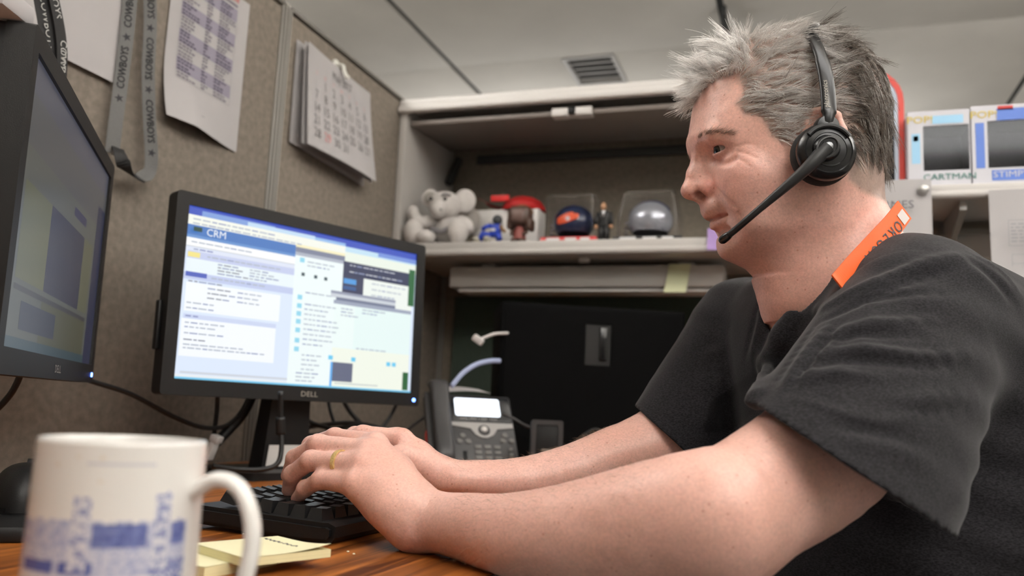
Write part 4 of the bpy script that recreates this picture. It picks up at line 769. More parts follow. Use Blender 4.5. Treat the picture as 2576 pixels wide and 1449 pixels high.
# table sheet
yA, yB = wl(395, 290)[0], wl(592, 378)[0]; zB = 1.357; zT = 1.672
PW, PH_ = yB-yA, zT-zB
t = thing('paper_sheet', 'white sheet printed with a grey striped table, its lower edge curling off the panel', 'paper', WM(yA, zB))
curl = lambda x, y: 0.002+0.030*max(0, 1-y/0.13)**2*(0.35+0.65*(1-abs(2*(x/PW-0.30))))*max(0.15, 1-(x/PW)**3)
part('sheet', B().grid(lambda u, v: (u*PW, v*PH_, curl(u*PW, v*PH_)), 20, 24), 'paper', t, 180)
vcol_mat('print', 0.85)
pb = B(); rr = random.Random(9)
def pq(x0, y0, x1, y1, c, dz=0.0006): pb.col(c)._add([(x, y, curl(x, y)+dz) for x, y in ((x0, y0), (x1, y0), (x1, y1), (x0, y1))], [(0, 1, 2, 3)])
top = PH_-0.030; rows_ = 15; rh = (top-0.085)/rows_
for k in range(rows_):
    yb = top-(k+1)*rh; shaded = (k // 2) % 2 == 0
    if shaded:
        for j in range(6): pq(0.030+j*0.026, yb, 0.030+(j+1)*0.026, yb+rh, c8(146, 141, 156), 0.0004)
    for cx0, wc in ((0.032, 0.045), (0.098, 0.016), (0.135, 0.045)):
        for l in range(2):
            x = cx0; ye = cx0+wc*rr.uniform(0.45, 1)
            while x < ye: ln = rr.uniform(0.004, 0.011); pq(x, yb+rh*(0.12+0.45*l), min(x+ln, ye+0.004), yb+rh*(0.38+0.45*l), c8(86, 80, 96) if shaded else c8(120, 116, 126), 0.0008); x += ln+0.002
for a in ((0.029, 0.084, 0.187, 0.0848), (0.029, 0.084, 0.0298, top), (0.1862, 0.084, 0.187, top)):
    n2 = 6
    for k in range(n2):
        if a[2]-a[0] > a[3]-a[1]: pq(a[0]+(a[2]-a[0])*k/n2, a[1], a[0]+(a[2]-a[0])*(k+1)/n2, a[3], c8(150, 146, 152))
        else: pq(a[0], a[1]+(a[3]-a[1])*k/n2, a[2], a[1]+(a[3]-a[1])*(k+1)/n2, c8(150, 146, 152))
pq(0.095, 0.030, 0.106, 0.032, c8(150, 146, 150))
pq(0.140, top+0.004, 0.185, top+0.009, c8(120, 116, 126)); 
part('table_print', pb, 'print', t, smooth=None)['kind'] = 'stuff'
mat('print_red', (0.55, 0.06, 0.05), 0.8); part('title_lettering', B().text('June', 0.018, Matrix.Translation((0.172, PH_-0.010, 0.003))), 'print_red', t, smooth=None)
# calendar
cy0, cy1 = wl(757, 120)[0]-0.012, wl(930, 455)[0]-0.052; cz1 = 1.672; czb = 1.432; CWd = cy1-cy0; CHt = cz1-czb
cal = thing('wall_calendar', 'white month calendar with large dates, clipped to the panel, its leaves fanning out', 'calendar', WM(cy0, czb))
def leaf(k, n=4):
    f = k/(n-1)
    def fn(u, v): return (u*CWd-0.014*(1-f)*(1-u)+0.004*(1-f), v*CHt+0.003*(1-f)-0.012*(1-v)*u*(1-f), 0.003+0.003*k+(0.006+0.030*f)*(1-v)**1.3*(0.5+0.5*u)+0.030*f*math.sin(math.pi*min(1, u*1.0))**1*(1-v)*0.4+0.016*f*(1-u)**2)
    return fn
for k in (0, 2, 3): part('leaf', B().grid(leaf(k), 16, 14), 'paper', cal, 180)
fr = leaf(3)
def cal_pt(x, y): u, v = x/CWd, y/CHt; q = fr(u, v); return Vector((x, y, q[2]+0.0012))
def cal_text(b_, tx, x, y, s, sxx=0.8):
    e = 0.004; o = cal_pt(x, y); ex = cal_pt(x+e, y)-cal_pt(x-e, y); ey = cal_pt(x, y+e)-cal_pt(x, y-e); b_.text(tx, s, frame(o, ex, ey), sx=sxx)
db = B(); rb = B(); mat('cal_black', (0.20, 0.19, 0.19), 0.8); mat('cal_red', (0.62, 0.25, 0.24), 0.8)
cal_text(db, 'May 2017', CWd*0.52, CHt*0.865, 0.032)
for c in range(7): rb = B(); cal_text(rb, 'SMTWTFS'[c], CWd*(0.12+0.126*c), CHt*0.755, 0.014); part('weekday_lettering', rb, 'cal_red', cal, smooth=None)
for d in range(1, 32):
    c = d % 7; r_ = (d-1+1)//7; 
    if d == 29: r29 = B(); cal_text(r29, '29', CWd*(0.12+0.126*c), CHt*(0.665-0.128*r_), 0.031, 0.95); part('holiday_lettering', r29, 'cal_red', cal, smooth=None)
    else: cal_text(db, str(d), CWd*(0.12+0.126*c), CHt*(0.665-0.128*r_), 0.031, 0.95)
part('date_lettering', db, 'cal_black', cal, smooth=None)
hk = thing('panel_hook', 'small white plastic hook holding the calendar on the panel', 'hook', WM(cy0+CWd*0.50, cz1+0.004)); mat('hook_white', (0.75, 0.75, 0.70), 0.3)
part('hook_plate', B().prism(rrect(-0.014, -0.020, 0.014, 0.022, 0.012), 0.0, 0.004), 'hook_white', hk); part('hook_arm', B().tube(smooth_path([(0, 0.008, 0.004), (0, 0.004, 0.022), (0, -0.008, 0.026), (0, -0.024, 0.034), (0, -0.026, 0.040)], 4), 0.005, 10), 'hook_white', hk)
# silver lanyard
mat('strap_silver', (0.125, 0.125, 0.122), 0.6, var=0.05, vscale=300); mat('strap_black', (0.012, 0.012, 0.013), 0.6); mat('strap_print', (0.012, 0.012, 0.016), 0.6); mat('strap_white', (0.5, 0.5, 0.48), 0.6)
ly = thing('lanyard', 'silver grey lanyard with black lettering and stars hanging in a loop on the panel', 'lanyard', WM(wl(340, 0)[0], 1.50))
Li = WM(wl(340, 0)[0], 1.50).inverted()
def strap_pts(pix, off): return [Li @ Vector(onplane(x, y, 0, WF+o_)) for (x, y), o_ in zip(pix, off)]
SW_ = 0.0225
def strap_part(pix, off, mt, wd, parent, nm='strap', w=SW_, inv=None):
    pts = [ (inv or Li) @ Vector(onplane(x, y, 0, WF+o_)) for (x, y), o_ in zip(pix, off)]; sp2 = [Vector(p) for p in smooth_path(pts, 6)]
    wds = [Vector(a) for a in smooth_path(wd, 6)]; part(nm, B().strap(sp2, wds, w, 0.0012), mt, parent, smooth=None); return sp2
sA = strap_part([(333, -60), (322, 60), (308, 180), (292, 300), (282, 385)], [0.012, 0.014, 0.016, 0.018, 0.018], 'strap_silver', [(0.85, 0, 0.5)]*5, ly)
sB = strap_part([(376, -60), (378, 60), (373, 180), (376, 300), (381, 390), (376, 432), (352, 449)], [0.020, 0.020, 0.022, 0.024, 0.026, 0.026, 0.028], 'strap_silver', [(0.9, 0, 0.45), (0.9, 0, 0.45), (0.9, 0, 0.45), (0.9, 0, 0.45), (0.9, 0, 0.45), (0.8, -0.5, 0.3), (0.1, -0.6, 0.75)], ly)
strap_part([(352, 449), (330, 440), (312, 415), (302, 388), (296, 372)], [0.028, 0.034, 0.036, 0.030, 0.022], 'strap_black', [(0.1, -0.6, 0.75), (0.35, -0.5, 0.8), (0.7, -0.4, 0.6), (0.9, -0.1, 0.3), (1, 0, 0.2)], ly, 'strap_reverse')
def along(path, wdir, dist, flip=1):
    acc = 0
    for a, b_ in zip(path[:-1], path[1:]):
        d = (b_-a).length
        if acc+d >= dist:
            p = a+(b_-a)*((dist-acc)/d); t_ = (b_-a).normalized(); return p, t_
        acc += d
    return path[-1], (path[-1]-path[-2]).normalized()
STAR = [(math.cos(math.pi/2+k*math.pi/5)*(1 if k % 2 == 0 else 0.42), math.sin(math.pi/2+k*math.pi/5)*(1 if k % 2 == 0 else 0.42)) for k in range(10)]
def strap_print(path, wd, up, parent, mt, start, pitch, total, size=0.0172):
    d = start; wd = Vector(wd)
    while d < total:
        p, t_ = along(path, wd, d); x = -t_ if up else t_; w_ = (wd-t_*wd.dot(t_)).normalized(); y = w_ if (x.cross(w_)).z > 0 else -w_
        tb = B(); [tb.text('COWBOYS', size, frame(p+x.cross(y)*0.0010+x*dx+y*dy, x, y), sx=0.86) for dx, dy in ((0, 0), (0.0005, 0), (-0.0005, 0), (0, 0.0005))]
        part('lettering', tb, mt, parent, smooth=None); tb = B()
        p, t_ = along(path, wd, d+pitch*0.5); w_ = (wd-t_*wd.dot(t_)).normalized(); y = w_ if (x.cross(w_)).z > 0 else -w_
        tb._add([frame(p+x.cross(y)*0.0010, x, y) @ Vector((a*0.0078, b_*0.0078, 0)) for a, b_ in STAR], [tuple(range(10))]); part('star_print', tb, mt, parent, smooth=None); d += pitch
strap_print(sA, (0.85, 0, 0.5), True, ly, 'strap_print', 0.055, 0.108, 0.27); strap_print(sB, (0.9, 0, 0.45), False, ly, 'strap_print', 0.035, 0.108, 0.30)
mat('clasp', (0.3, 0.3, 0.3), 0.3, metal=0.8); part('clasp', B().box(Li @ Vector(onplane(290, 386, 0, WF+0.020)), (0.012, 0.008, 0.006), bev=0.001), 'clasp', ly)
# black lanyard over the left monitor
lb = thing('lanyard', 'black lanyard with white lettering hanging above the left monitor', 'lanyard', WM(wl(150, 0)[0], 1.45)); Lb = WM(wl(150, 0)[0], 1.45).inverted()
k1 = strap_part([(96, -60), (106, 0), (118, 70), (126, 130), (132, 190)], [0.10]*5, 'strap_black', [(1, 0, 0.3)]*5, lb, inv=Lb); k2 = strap_part([(124, -60), (136, 0), (150, 70), (156, 130), (154, 190)], [0.105]*5, 'strap_black', [(1, 0, -0.2)]*5, lb, inv=Lb)
def strap_words(path, parent, start):
    wd = Vector((1, 0, 0)); d = start
    for _ in range(3):
        p, t_ = along(path, wd, d); x = t_; w_ = (wd-t_*wd.dot(t_)).normalized(); y = w_ if (x.cross(w_)).z > 0 else -w_; tb = B(); tb.text('COWBOYS', 0.016, frame(p+x.cross(y)*0.001, x, y), sx=0.9); d += 0.1; part('lettering', tb, 'strap_white', parent, smooth=None)
strap_words(k1, lb, 0.06); strap_words(k2, lb, 0.02)
# ------------------------------------------------------------------ person
import openvdb as vdb
class Field:
    """smooth blend of distance primitives, meshed in blocks"""
    def __init__(s): s.ops = []
    def add(s, prim, k=0.01, op='u'): fn, c, r = prim; s.ops.append((op, k, fn, np.asarray(c, float), r)); return s
    def sub(s, prim, k=0.004): return s.add(prim, k, 's')
    def ev(s, p, c=None, half=None):
        d = np.full(len(p), 1.0)
        for op, k, fn, pc, pr in s.ops:
            if c is not None and np.linalg.norm(c-pc)-pr > half+max(k, 0.004): continue
            e = fn(p); kk = max(k, 1e-5)
            if op == 'u':
                h = np.maximum(kk-np.abs(d-e), 0)/kk; d = np.minimum(d, e)-h*h*kk*0.25
            else:
                h = np.maximum(kk-np.abs(d+e), 0)/kk; d = np.maximum(d, -e)+h*h*kk*0.25
        return d
    def mesh(s, lo, hi, vox, name, disp=None, N=16):
        lo = np.asarray(lo); hi = np.asarray(hi); bs = N*vox; half = bs*0.5*1.7321
        i0 = np.floor(lo/bs).astype(int); i1 = np.ceil(hi/bs).astype(int)
        I = np.stack(np.meshgrid(*[np.arange(a, b) for a, b in zip(i0, i1)], indexing='ij'), -1).reshape(-1, 3)
        cen = (I+0.5)*bs; dc = s.ev(cen)
        keep = np.abs(dc) < half*1.7+0.003
        g = vdb.FloatGrid(0.05); g.transform = vdb.createLinearTransform(voxelSize=vox)
        off = np.stack(np.meshgrid(*[np.arange(N)]*3, indexing='ij'), -1).reshape(-1, 3)
        for b, c in zip(I[keep], cen[keep]):
            p = (b*N+off)*vox
            d = s.ev(p, c, half)
            if disp is not None and np.abs(d).min() < 0.006: d = d-disp(p)
            mn, mx = d.min(), d.max()
            if mn > 3*vox or mx < -3*vox: continue
            g.copyFromArray(np.clip(d, -0.05, 0.05).reshape(N, N, N).astype(np.float32), ijk=tuple(int(x) for x in b*N))
        g.signedFloodFill()
        pts, tri, quad = g.convertToPolygons(isovalue=0.0, adaptivity=0.0)
        me = bpy.data.meshes.new(name)
        fc = np.asarray(quad).tolist()+np.asarray(tri).tolist()
        me.from_pydata(np.asarray(pts).tolist(), [], fc); me.shade_smooth()
        return me
def cone(a, b, ra, rb=None):
    a = np.asarray(a, float); b = np.asarray(b, float); rb = ra if rb is None else rb; ab = b-a; L2 = max(ab@ab, 1e-12)
    def fn(p):
        q = p-a; t = np.clip(q@ab/L2, 0, 1); return np.linalg.norm(q-t[:, None]*ab, axis=1)-(ra+(rb-ra)*t)
    return fn, (a+b)/2, math.sqrt(L2)/2+max(ra, rb)
def econe(a, b, ra, rb, xd):
    """tapered limb with elliptic section: ra, rb = (radius along xd, radius across)"""
    a = np.asarray(a, float); b = np.asarray(b, float); ab = b-a; L2 = ab@ab; t_ = ab/math.sqrt(L2)
    x = np.asarray(xd, float); x = x-t_*(x@t_); x /= np.linalg.norm(x); y = np.cross(t_, x)
    def fn(p):
        q = p-a; t = np.clip(q@ab/L2, 0, 1); q = q-t[:, None]*ab
        rx = ra[0]+(rb[0]-ra[0])*t; ry = ra[1]+(rb[1]-ra[1])*t; rz = np.minimum(rx, ry)
        X = q@x; Y = q@y; Z = q@t_
        k0 = np.sqrt((X/rx)**2+(Y/ry)**2+(Z/rz)**2)+1e-9; k1 = np.sqrt((X/rx**2)**2+(Y/ry**2)**2+(Z/rz**2)**2)+1e-9
        return k0*(k0-1)/k1
    return fn, (a+b)/2, math.sqrt(L2)/2+max(*ra, *rb)
def ell(c, r, ax=None):
    c = np.asarray(c, float); r = np.asarray(r, float); A = np.eye(3) if ax is None else np.asarray(ax, float)
    def fn(p):
        q = (p-c)@A.T; k0 = np.linalg.norm(q/r, axis=1)+1e-9; k1 = np.linalg.norm(q/r**2, axis=1)+1e-9; return k0*(k0-1)/k1
    return fn, c, r.max()
def vnoise(p, s, seed=0):
    """cheap smooth pseudo noise, about -1..1"""
    r_ = np.random.default_rng(seed); o = 0
    for i in range(5):
        w = r_.normal(size=3); w = w/np.linalg.norm(w)*s*(0.7+0.6*r_.random()); o = o+np.sin(p@w+r_.random()*7+1.3*np.sin(p@np.roll(w, 1)*0.7))
    return o/3.2
def sstep(a, b, x): t = np.clip((x-a)/(b-a), 0, 1); return t*t*(3-2*t)

# head frame: F forward, U up, S to the camera side (the person's left)
HD = 0.92; HA = math.radians(18)
HO = P(1960, 360, HD)
hF = np.array([-math.cos(HA), -math.sin(HA), 0]); hU = np.array([0, 0, 1.0]); hS = np.array([math.sin(HA), -math.cos(HA), 0])
HAX = np.stack([hF, hU, hS])
def hl(px, py, s=0.0):
    """pixel -> head-local (f, u) in mm on the plane at side offset s mm"""
    r_ = ray(px, py); t = (s/1000-(CAM-HO)@hS)/(r_@hS); q = CAM+r_*t-HO; return np.array([q@hF, q@hU])*1000
def hw(px, py, s=0.0):
    f, u = hl(px, py, s); return HO+(hF*f+hU*u+hS*s)/1000
def hloc(p): return ((p-HO)@HAX.T)*1000
SIL = [(1744, 268), (1739, 300), (1735, 328), (1734, 352), (1737, 375), (1748, 400), (1764, 430), (1772, 470), (1767, 508), (1768, 524), (1779, 545), (1796, 560), (1802, 580),
       (1808, 600), (1813, 618), (1824, 638), (1846, 650), (1875, 656), (1920, 662), (1980, 645), (2050, 600), (2120, 545), (2190, 480), (2214, 420), (2222, 350), (2222, 280),
       (2208, 215), (2175, 160), (2125, 118), (2060, 94), (1985, 86), (1905, 96), (1840, 125), (1793, 165), (1762, 215)]
_sp = np.array(smooth_path([np.append(hl(*q), 0) for q in SIL+[SIL[0]]], 5))[:-1, :2]
F0, U0, NF, NU = -150, -150, 290, 310
_gf, _gu = np.meshgrid(np.arange(NF)+F0, np.arange(NU)+U0, indexing='ij'); _gp = np.stack([_gf.ravel(), _gu.ravel()], 1).astype(float)
def poly_sd(p, poly):
    a = poly; b = np.roll(poly, -1, 0); d = np.full(len(p), 1e9); ins = np.zeros(len(p), bool)
    for i in range(len(a)):
        e = b[i]-a[i]; w = p-a[i]; t = np.clip(w@e/(e@e), 0, 1); q = w-t[:, None]*e; d = np.minimum(d, (q*q).sum(1))
        c = ((a[i, 1] > p[:, 1]) != (b[i, 1] > p[:, 1])) & (p[:, 0] < (b[i, 0]-a[i, 0])*(p[:, 1]-a[i, 1])/(b[i, 1]-a[i, 1]+1e-12)+a[i, 0]); ins ^= c
    return np.where(ins, 1, -1)*np.sqrt(d)
def tps(pts, vals, p, lam=0.3):
    n = len(pts); k = lambda r2: 0.5*r2*np.log(r2+1e-9)
    K = k(((pts[:, None]-pts[None])**2).sum(-1))+lam*np.eye(n)*100; Pm = np.c_[np.ones(n), pts]
    A = np.block([[K, Pm], [Pm.T, np.zeros((3, 3))]]); w = np.linalg.solve(A, np.r_[vals, 0, 0, 0])
    out = np.zeros(len(p))
    for i in range(n): out += w[i]*k(((p-pts[i])**2).sum(1))
    return out+np.c_[np.ones(len(p)), p]@w[n:]
# (pixel x, y, half width mm, falloff mm)
LM = [(1960, 130, 62, 50), (2060, 140, 64, 50), (1960, 200, 70, 52), (2070, 200, 74, 52), (2060, 300, 77, 52), (2150, 300, 73, 52), (2190, 250, 66, 52), (1900, 250, 67, 48), (1860, 170, 56, 46), (1850, 280, 62, 42), (1830, 330, 59, 34),
      (1795, 320, 55, 36), (1770, 280, 52, 40), (1760, 350, 54, 38), (1850, 385, 58, 38), (1885, 390, 62, 38), (1920, 425, 67, 38), (1980, 400, 70, 35), (2060, 400, 72, 45), (2160, 400, 66, 50), (1850, 445, 57, 40),
      (1825, 478, 41, 42), (1798, 440, 38, 42), (1798, 495, 30, 40), (1900, 480, 62, 38), (1850, 532, 34, 36), (1882, 536, 47, 38), (1835, 500, 38, 40), (1885, 560, 53, 32), (1826, 580, 33, 30), (1838, 622, 31, 25), (1880, 625, 45, 24), (1930, 600, 54, 28),
      (2000, 560, 60, 30), (1950, 500, 64, 30), (2050, 480, 66, 40), (2120, 450, 64, 45), (2000, 630, 52, 30), (1785, 540, 27, 30), (2190, 420, 55, 50)]
_lp = np.array([hl(a, b, c*0.8) for a, b, c, d in LM]); _H = np.clip(tps(_lp, np.array([c for a, b, c, d in LM], float), _gp), 25, 80); _D = np.clip(tps(_lp, np.array([d for a, b, c, d in LM], float), _gp), 14, 60)
_sd = poly_sd(_gp, _sp); _t = np.clip(_sd/_D, 0, 1)
_G = np.where(_sd > 0, _H**2*_t*(2-_t), _sd*2*_H**2/_D).reshape(NF, NU)
def _blur(a):
    for ax in (0, 1): a = (np.roll(a, 1, ax)+2*a+np.roll(a, -1, ax))/4
    return a
for _ in range(4): _G = _blur(_G)
_Gf, _Gu = np.gradient(_G)
def _samp(f, u):
    x = np.clip(f-F0, 0, NF-1.001); y = np.clip(u-U0, 0, NU-1.001); i = x.astype(int); j = y.astype(int); a = x-i; b = y-j
    o = []
    for A in (_G, _Gf, _Gu): o.append((A[i, j]*(1-a)+A[i+1, j]*a)*(1-b)+(A[i, j+1]*(1-a)+A[i+1, j+1]*a)*b)
    return o
def head_fn(p):
    q = hloc(p); G, gf, gu = _samp(q[:, 0], q[:, 1]); s = q[:, 2]
    d = (s*s-G)/np.sqrt(4*s*s+gf*gf+gu*gu+25)
    return np.clip(d, -60, 400)/1000
HEAD = (head_fn, HO, 0.17)
MM = 0.001
body = Field()
body.add(HEAD, 0.002)
def hcone(a, b, ra, rb, k, op='u', mirror=True):
    """a, b = (px, py, s); radii mm; mirrored to the far side by the head's symmetry plane"""
    A = hw(*a); Bp = hw(*b)
    for sg in ((1, -1) if mirror and (a[2] or b[2]) else (1,)):
        if sg < 0: A = A-2*hS*((A-HO)@hS); Bp = Bp-2*hS*((Bp-HO)@hS)
        body.add(cone(A, Bp, ra*MM, rb*MM), k*MM, op)
def hell(c, r, k, op='u', tilt=0.0, yaw=0.0):
    """ellipsoid radii (f, u, s) mm, tilt in the sagittal plane, yaw about up"""
    for sg in ((1, -1) if c[2] else (1,)):
        C = hw(*c)
        if sg < 0: C = C-2*hS*((C-HO)@hS)
        ca, sa = math.cos(tilt), math.sin(tilt); cy, sy = math.cos(yaw*sg), math.sin(yaw*sg)
        f2 = hF*cy+hS*sy; s2 = hS*cy-hF*sy
        body.add(ell(C, np.array(r)*MM, np.stack([f2*ca+hU*sa, hU*ca-f2*sa, s2])), k*MM, op)
# neck and under-jaw
NK0 = hw(2062, 520); NK1 = hw(2130, 690)
body.add(econe(NK0, NK1, (0.056, 0.062), (0.064, 0.066), hS), 0.03)
body.add(cone(hw(1930, 618), hw(2010, 690), 0.026, 0.034), 0.03)
body.add(cone(hw(1990, 560, 0), hw(2035, 740, 0), 0.03, 0.026), 0.03)
for sg in (1, -1): body.add(cone(hw(2080, 470, 0)+hS*sg*0.052, hw(2030, 745, 0)+hS*sg*0.024, 0.014, 0.012), 0.025)
# eye sockets, brow, cheeks
hell((1790, 384, 34), (12, 12, 19), 13, 's', yaw=0.45)
hcone((1757, 352, 8), (1800, 339, 38), 8.0, 8.0, 9)
hcone((1800, 339, 38), (1846, 352, 50), 8.0, 7.0, 9)
hell((1866, 436, 40), (17, 14, 18), 20)
hell((1860, 464, 36), (15, 15, 15), 18)
hell((1890, 508, 40), (20, 22, 15), 22)
# nose
hcone((1759, 394, 0), (1746, 438, 0), 6.5, 7.4, 5)
hcone((1746, 438, 0), (1735, 477, 0), 7.2, 8.6, 5)
hcone((1763, 405, 3), (1768, 468, 8), 6.0, 9.0, 8)
hell((1736, 481, 0), (8.8, 8.8, 9.6), 5)
hell((1782, 472, 13.5), (8.8, 8.6, 6.4), 3.0, tilt=-0.15)
hcone((1742, 492, 0), (1766, 506, 0), 4.2, 4.6, 4)
hell((1761, 491, 8.0), (8.2, 4.6, 4.3), 2.0, 's', tilt=-0.42)
# mouth
hell((1789, 527, 0), (9, 9, 20), 8)
hcone((1784, 541, 0), (1812, 536, 15), 4.6, 4.2, 3)
hcone((1812, 536, 15), (1850, 530, 27), 4.2, 2.5, 3)
hcone((1802, 567, 0), (1822, 554, 14), 6.2, 5.4, 4)
hcone((1822, 554, 14), (1852, 537, 26), 5.2, 2.6, 4)
hcone((1780, 555, 0), (1810, 545, 17), 2.0, 2.0, 1.6, 's')
hcone((1810, 545, 17), (1858, 531, 32), 2.0, 1.3, 2.2, 's')
hcone((1806, 586, 0), (1834, 580, 20), 2.2, 2.0, 8, 's')
hell((1834, 622, 0), (11, 12, 17), 10)
# eyelids around the eyeball
EYE_R = 12.0
def eye_c(sg): 
    c = hw(1824, 377, 32); return c if sg > 0 else c-2*hS*((c-HO)@hS)
GZ = hF*0.88-hU*0.24+hS*0.34; GZ /= np.linalg.norm(GZ)
for sg in (1, -1):
    C = eye_c(sg); g = GZ if sg > 0 else GZ-2*hS*(GZ@hS)
    body.add(ell(C, np.array([13.8]*3)*MM), 5*MM)
    body.add(cone(C+(hF*9.5+hU*8.0-hS*sg*7)*MM, C+(hF*7.0+hU*7.0+hS*sg*8)*MM, 3.4*MM, 3.2*MM), 4*MM)
    sl = (hS*sg*0.90-hF*0.436)
    fw = hF*0.90+hS*sg*0.436
    body.sub(ell(C+(fw*11.0-hU*1.4)*MM, np.array([6.5, 3.4, 12.5])*MM, np.stack([fw, hU, sl])), 1.2*MM)
    for j, (du, dl) in enumerate(((2, 26), (-4, 25), (-9, 22))):
        q = C+(hS*sg*9-hF*14+hU*du*0.4)*MM
        body.sub(cone(q+(hS*sg*6)*MM, q+(hS*sg*14-hF*14+hU*du)*MM, 1.1*MM, 0.9*MM), 3*MM)
# ears
for sg in (1, -1):
    e0 = hw(2068, 352, 74)+hS*(sg-1)*0.074
    for i in range(9):
        a0 = math.radians(-70+i*34); a1 = math.radians(-70+(i+1)*34)
        pt = lambda a: e0+(hF*math.cos(a)*17+hU*math.sin(a)*30+hF*1+hS*sg*(7-7*math.cos(a)))*MM
        body.add(cone(pt(a0), pt(a1), 3.6*MM, 3.6*MM), 3*MM)
    body.add(ell(e0+(hS*sg*-1+hF*2)*MM, np.array([15, 27, 4])*MM, HAX), 4*MM)
    body.add(cone(e0+(-hF*0-hU*26+hS*sg*3)*MM, e0+(-hF*-3-hU*31+hS*sg*2)*MM, 6*MM, 5*MM), 4*MM)
# trunk under the shirt, shoulders
SN = P(2300, 790, 0.80); SF = P(1872, 815, 1.13)
NB = hw(2150, 730); CH = (SN+SF)/2+np.array([0.03, 0.0, -0.16]); PEL = np.array([0.24, 0.97, 0.58])
body.add(cone(NB, SN+np.array([0, 0.02, -0.01]), 0.05, 0.05), 0.03)
body.add(cone(NB+np.array([0.01, 0, -0.03]), SF, 0.04, 0.042), 0.02)
body.add(cone(NB+np.array([0.01, 0, -0.03]), CH, 0.06, 0.05), 0.05)
body.add(cone(CH, PEL, 0.05, 0.05), 0.05)
body.add(cone(hw(2035, 745), CH+np.array([-0.03, 0, 0.08]), 0.035, 0.05), 0.04)
# arms: (px, py, depth, r vertical mm, r across mm)
def limb(pts, k=0.003):
    q = smooth_path([np.r_[P(*a[:3]), a[3]*MM, a[4]*MM] for a in pts], 4)
    for i, (a, b) in enumerate(zip(q[:-1], q[1:])): body.add(econe(a[:3], b[:3], (a[3], a[4]), (b[3], b[4]), np.array([0, 0, 1.0])), 0.02 if i == 0 else k)
NEAR = [(1062, 1304, 0.772, 26, 25), (1110, 1314, 0.760, 25.5, 26), (1180, 1326, 0.735, 28, 29), (1290, 1345, 0.695, 32.5, 36), (1430, 1345, 0.66, 38, 41), (1580, 1325, 0.632, 42, 43), (1700, 1305, 0.612, 43.5, 43), (1800, 1298, 0.602, 41, 42)]
limb(NEAR)
NU_ = [(1800, 1298, 0.602, 41, 42), (1935, 1232, 0.632, 47, 47), (2080, 1130, 0.675, 52, 51), (2210, 980, 0.735, 54, 54), (2300, 800, 0.80, 54, 54)]
limb(NU_)
body.add(cone(P(1835, 1390, 0.606), P(1860, 1378, 0.612), 0.017, 0.02), 0.03)
FAR = [(1112, 1200, 0.922, 18, 27), (1200, 1206, 0.93, 20, 27), (1320, 1206, 0.945, 24, 30), (1450, 1181, 0.96, 29, 34), (1560, 1145, 0.975, 34, 37), (1650, 1125, 0.99, 37, 39)]
limb(FAR)
limb([(1650, 1125, 0.99, 37, 39), (1740, 1030, 1.03, 44, 44), (1872, 830, 1.12, 52, 50)])
# near hand (the person's left): metacarpals, fingers, thumb
def chain(pts, k=0.006, k0=0.012):
    for i, (a, b) in enumerate(zip(pts[:-1], pts[1:])): body.add(cone(P(*a[:3]), P(*b[:3]), a[3]*MM, b[3]*MM), k0 if i == 0 else k)
L_WR = [(1052, 1318, 0.768), (1048, 1296, 0.778), (1040, 1276, 0.79), (1036, 1262, 0.80)]
L_FING = [
    [(893, 1216, 0.792, 11.0), (807, 1207, 0.818, 8.6), (768, 1229, 0.836, 7.6), (748, 1254, 0.848, 6.4)],
    [(915, 1168, 0.806, 11.5), (782, 1158, 0.838, 9.4), (735, 1193, 0.856, 8.4), (726, 1232, 0.868, 7.0)],
    [(928, 1136, 0.826, 11.5), (800, 1118, 0.860, 9.6), (742, 1152, 0.880, 8.6), (724, 1196, 0.892, 7.2)],
    [(945, 1118, 0.848, 11.5), (842, 1100, 0.884, 9.2), (782, 1118, 0.904, 8.2), (752, 1156, 0.916, 7.0)]]
for w, fg in zip(L_WR, L_FING):
    m = tuple((np.array(w)+np.array(fg[0][:3]))/2+np.array([0, 0, 0]))
    body.add(cone(P(*w), P(*m), 0.0185, 0.0155), 0.018); body.add(cone(P(*m), P(*fg[0][:3]), 0.0155, fg[0][3]*MM), 0.014)
    chain(fg, 0.005, 0.006)
body.add(cone(P(1030, 1318, 0.776), P(930, 1250, 0.80), 0.018, 0.012), 0.02)      # edge of the hand under the little finger
chain([(1020, 1290, 0.81, 16), (950, 1230, 0.855, 12), (880, 1205, 0.885, 9.5), (820, 1215, 0.895, 8)], 0.006)   # thumb, below the hand
# far hand (right)
R_WR = [(1098, 1192, 0.912), (1096, 1190, 0.928), (1094, 1188, 0.942), (1092, 1188, 0.955)]
R_FING = [
    [(1010, 1106, 0.918, 11.5), (912, 1092, 0.925, 9.2), (866, 1108, 0.93, 8.2), (846, 1142, 0.932, 7)],
    [(1000, 1104, 0.938, 11.5), (892, 1096, 0.948, 9.4), (846, 1120, 0.953, 8.2), (828, 1156, 0.955, 7)],
    [(998, 1112, 0.958, 11.0), (898, 1108, 0.972, 9.0), (856, 1132, 0.977, 8.0), (840, 1162, 0.98, 7)],
    [(1002, 1124, 0.976, 10.0), (922, 1124, 0.99, 8.0), (884, 1140, 0.995, 7.2), (868, 1162, 0.998, 6.4)]]
for w, fg in zip(R_WR, R_FING):
    m = tuple((np.array(w)+np.array(fg[0][:3]))/2)
    body.add(cone(P(*w), P(*m), 0.0165, 0.0145), 0.014); body.add(cone(P(*m), P(*fg[0][:3]), 0.0145, fg[0][3]*MM), 0.010)
    chain(fg, 0.005, 0.006)
chain([(1085, 1186, 0.905, 15), (1015, 1150, 0.892, 12.5), (958, 1150, 0.888, 9.8), (912, 1166, 0.888, 8)], 0.006)

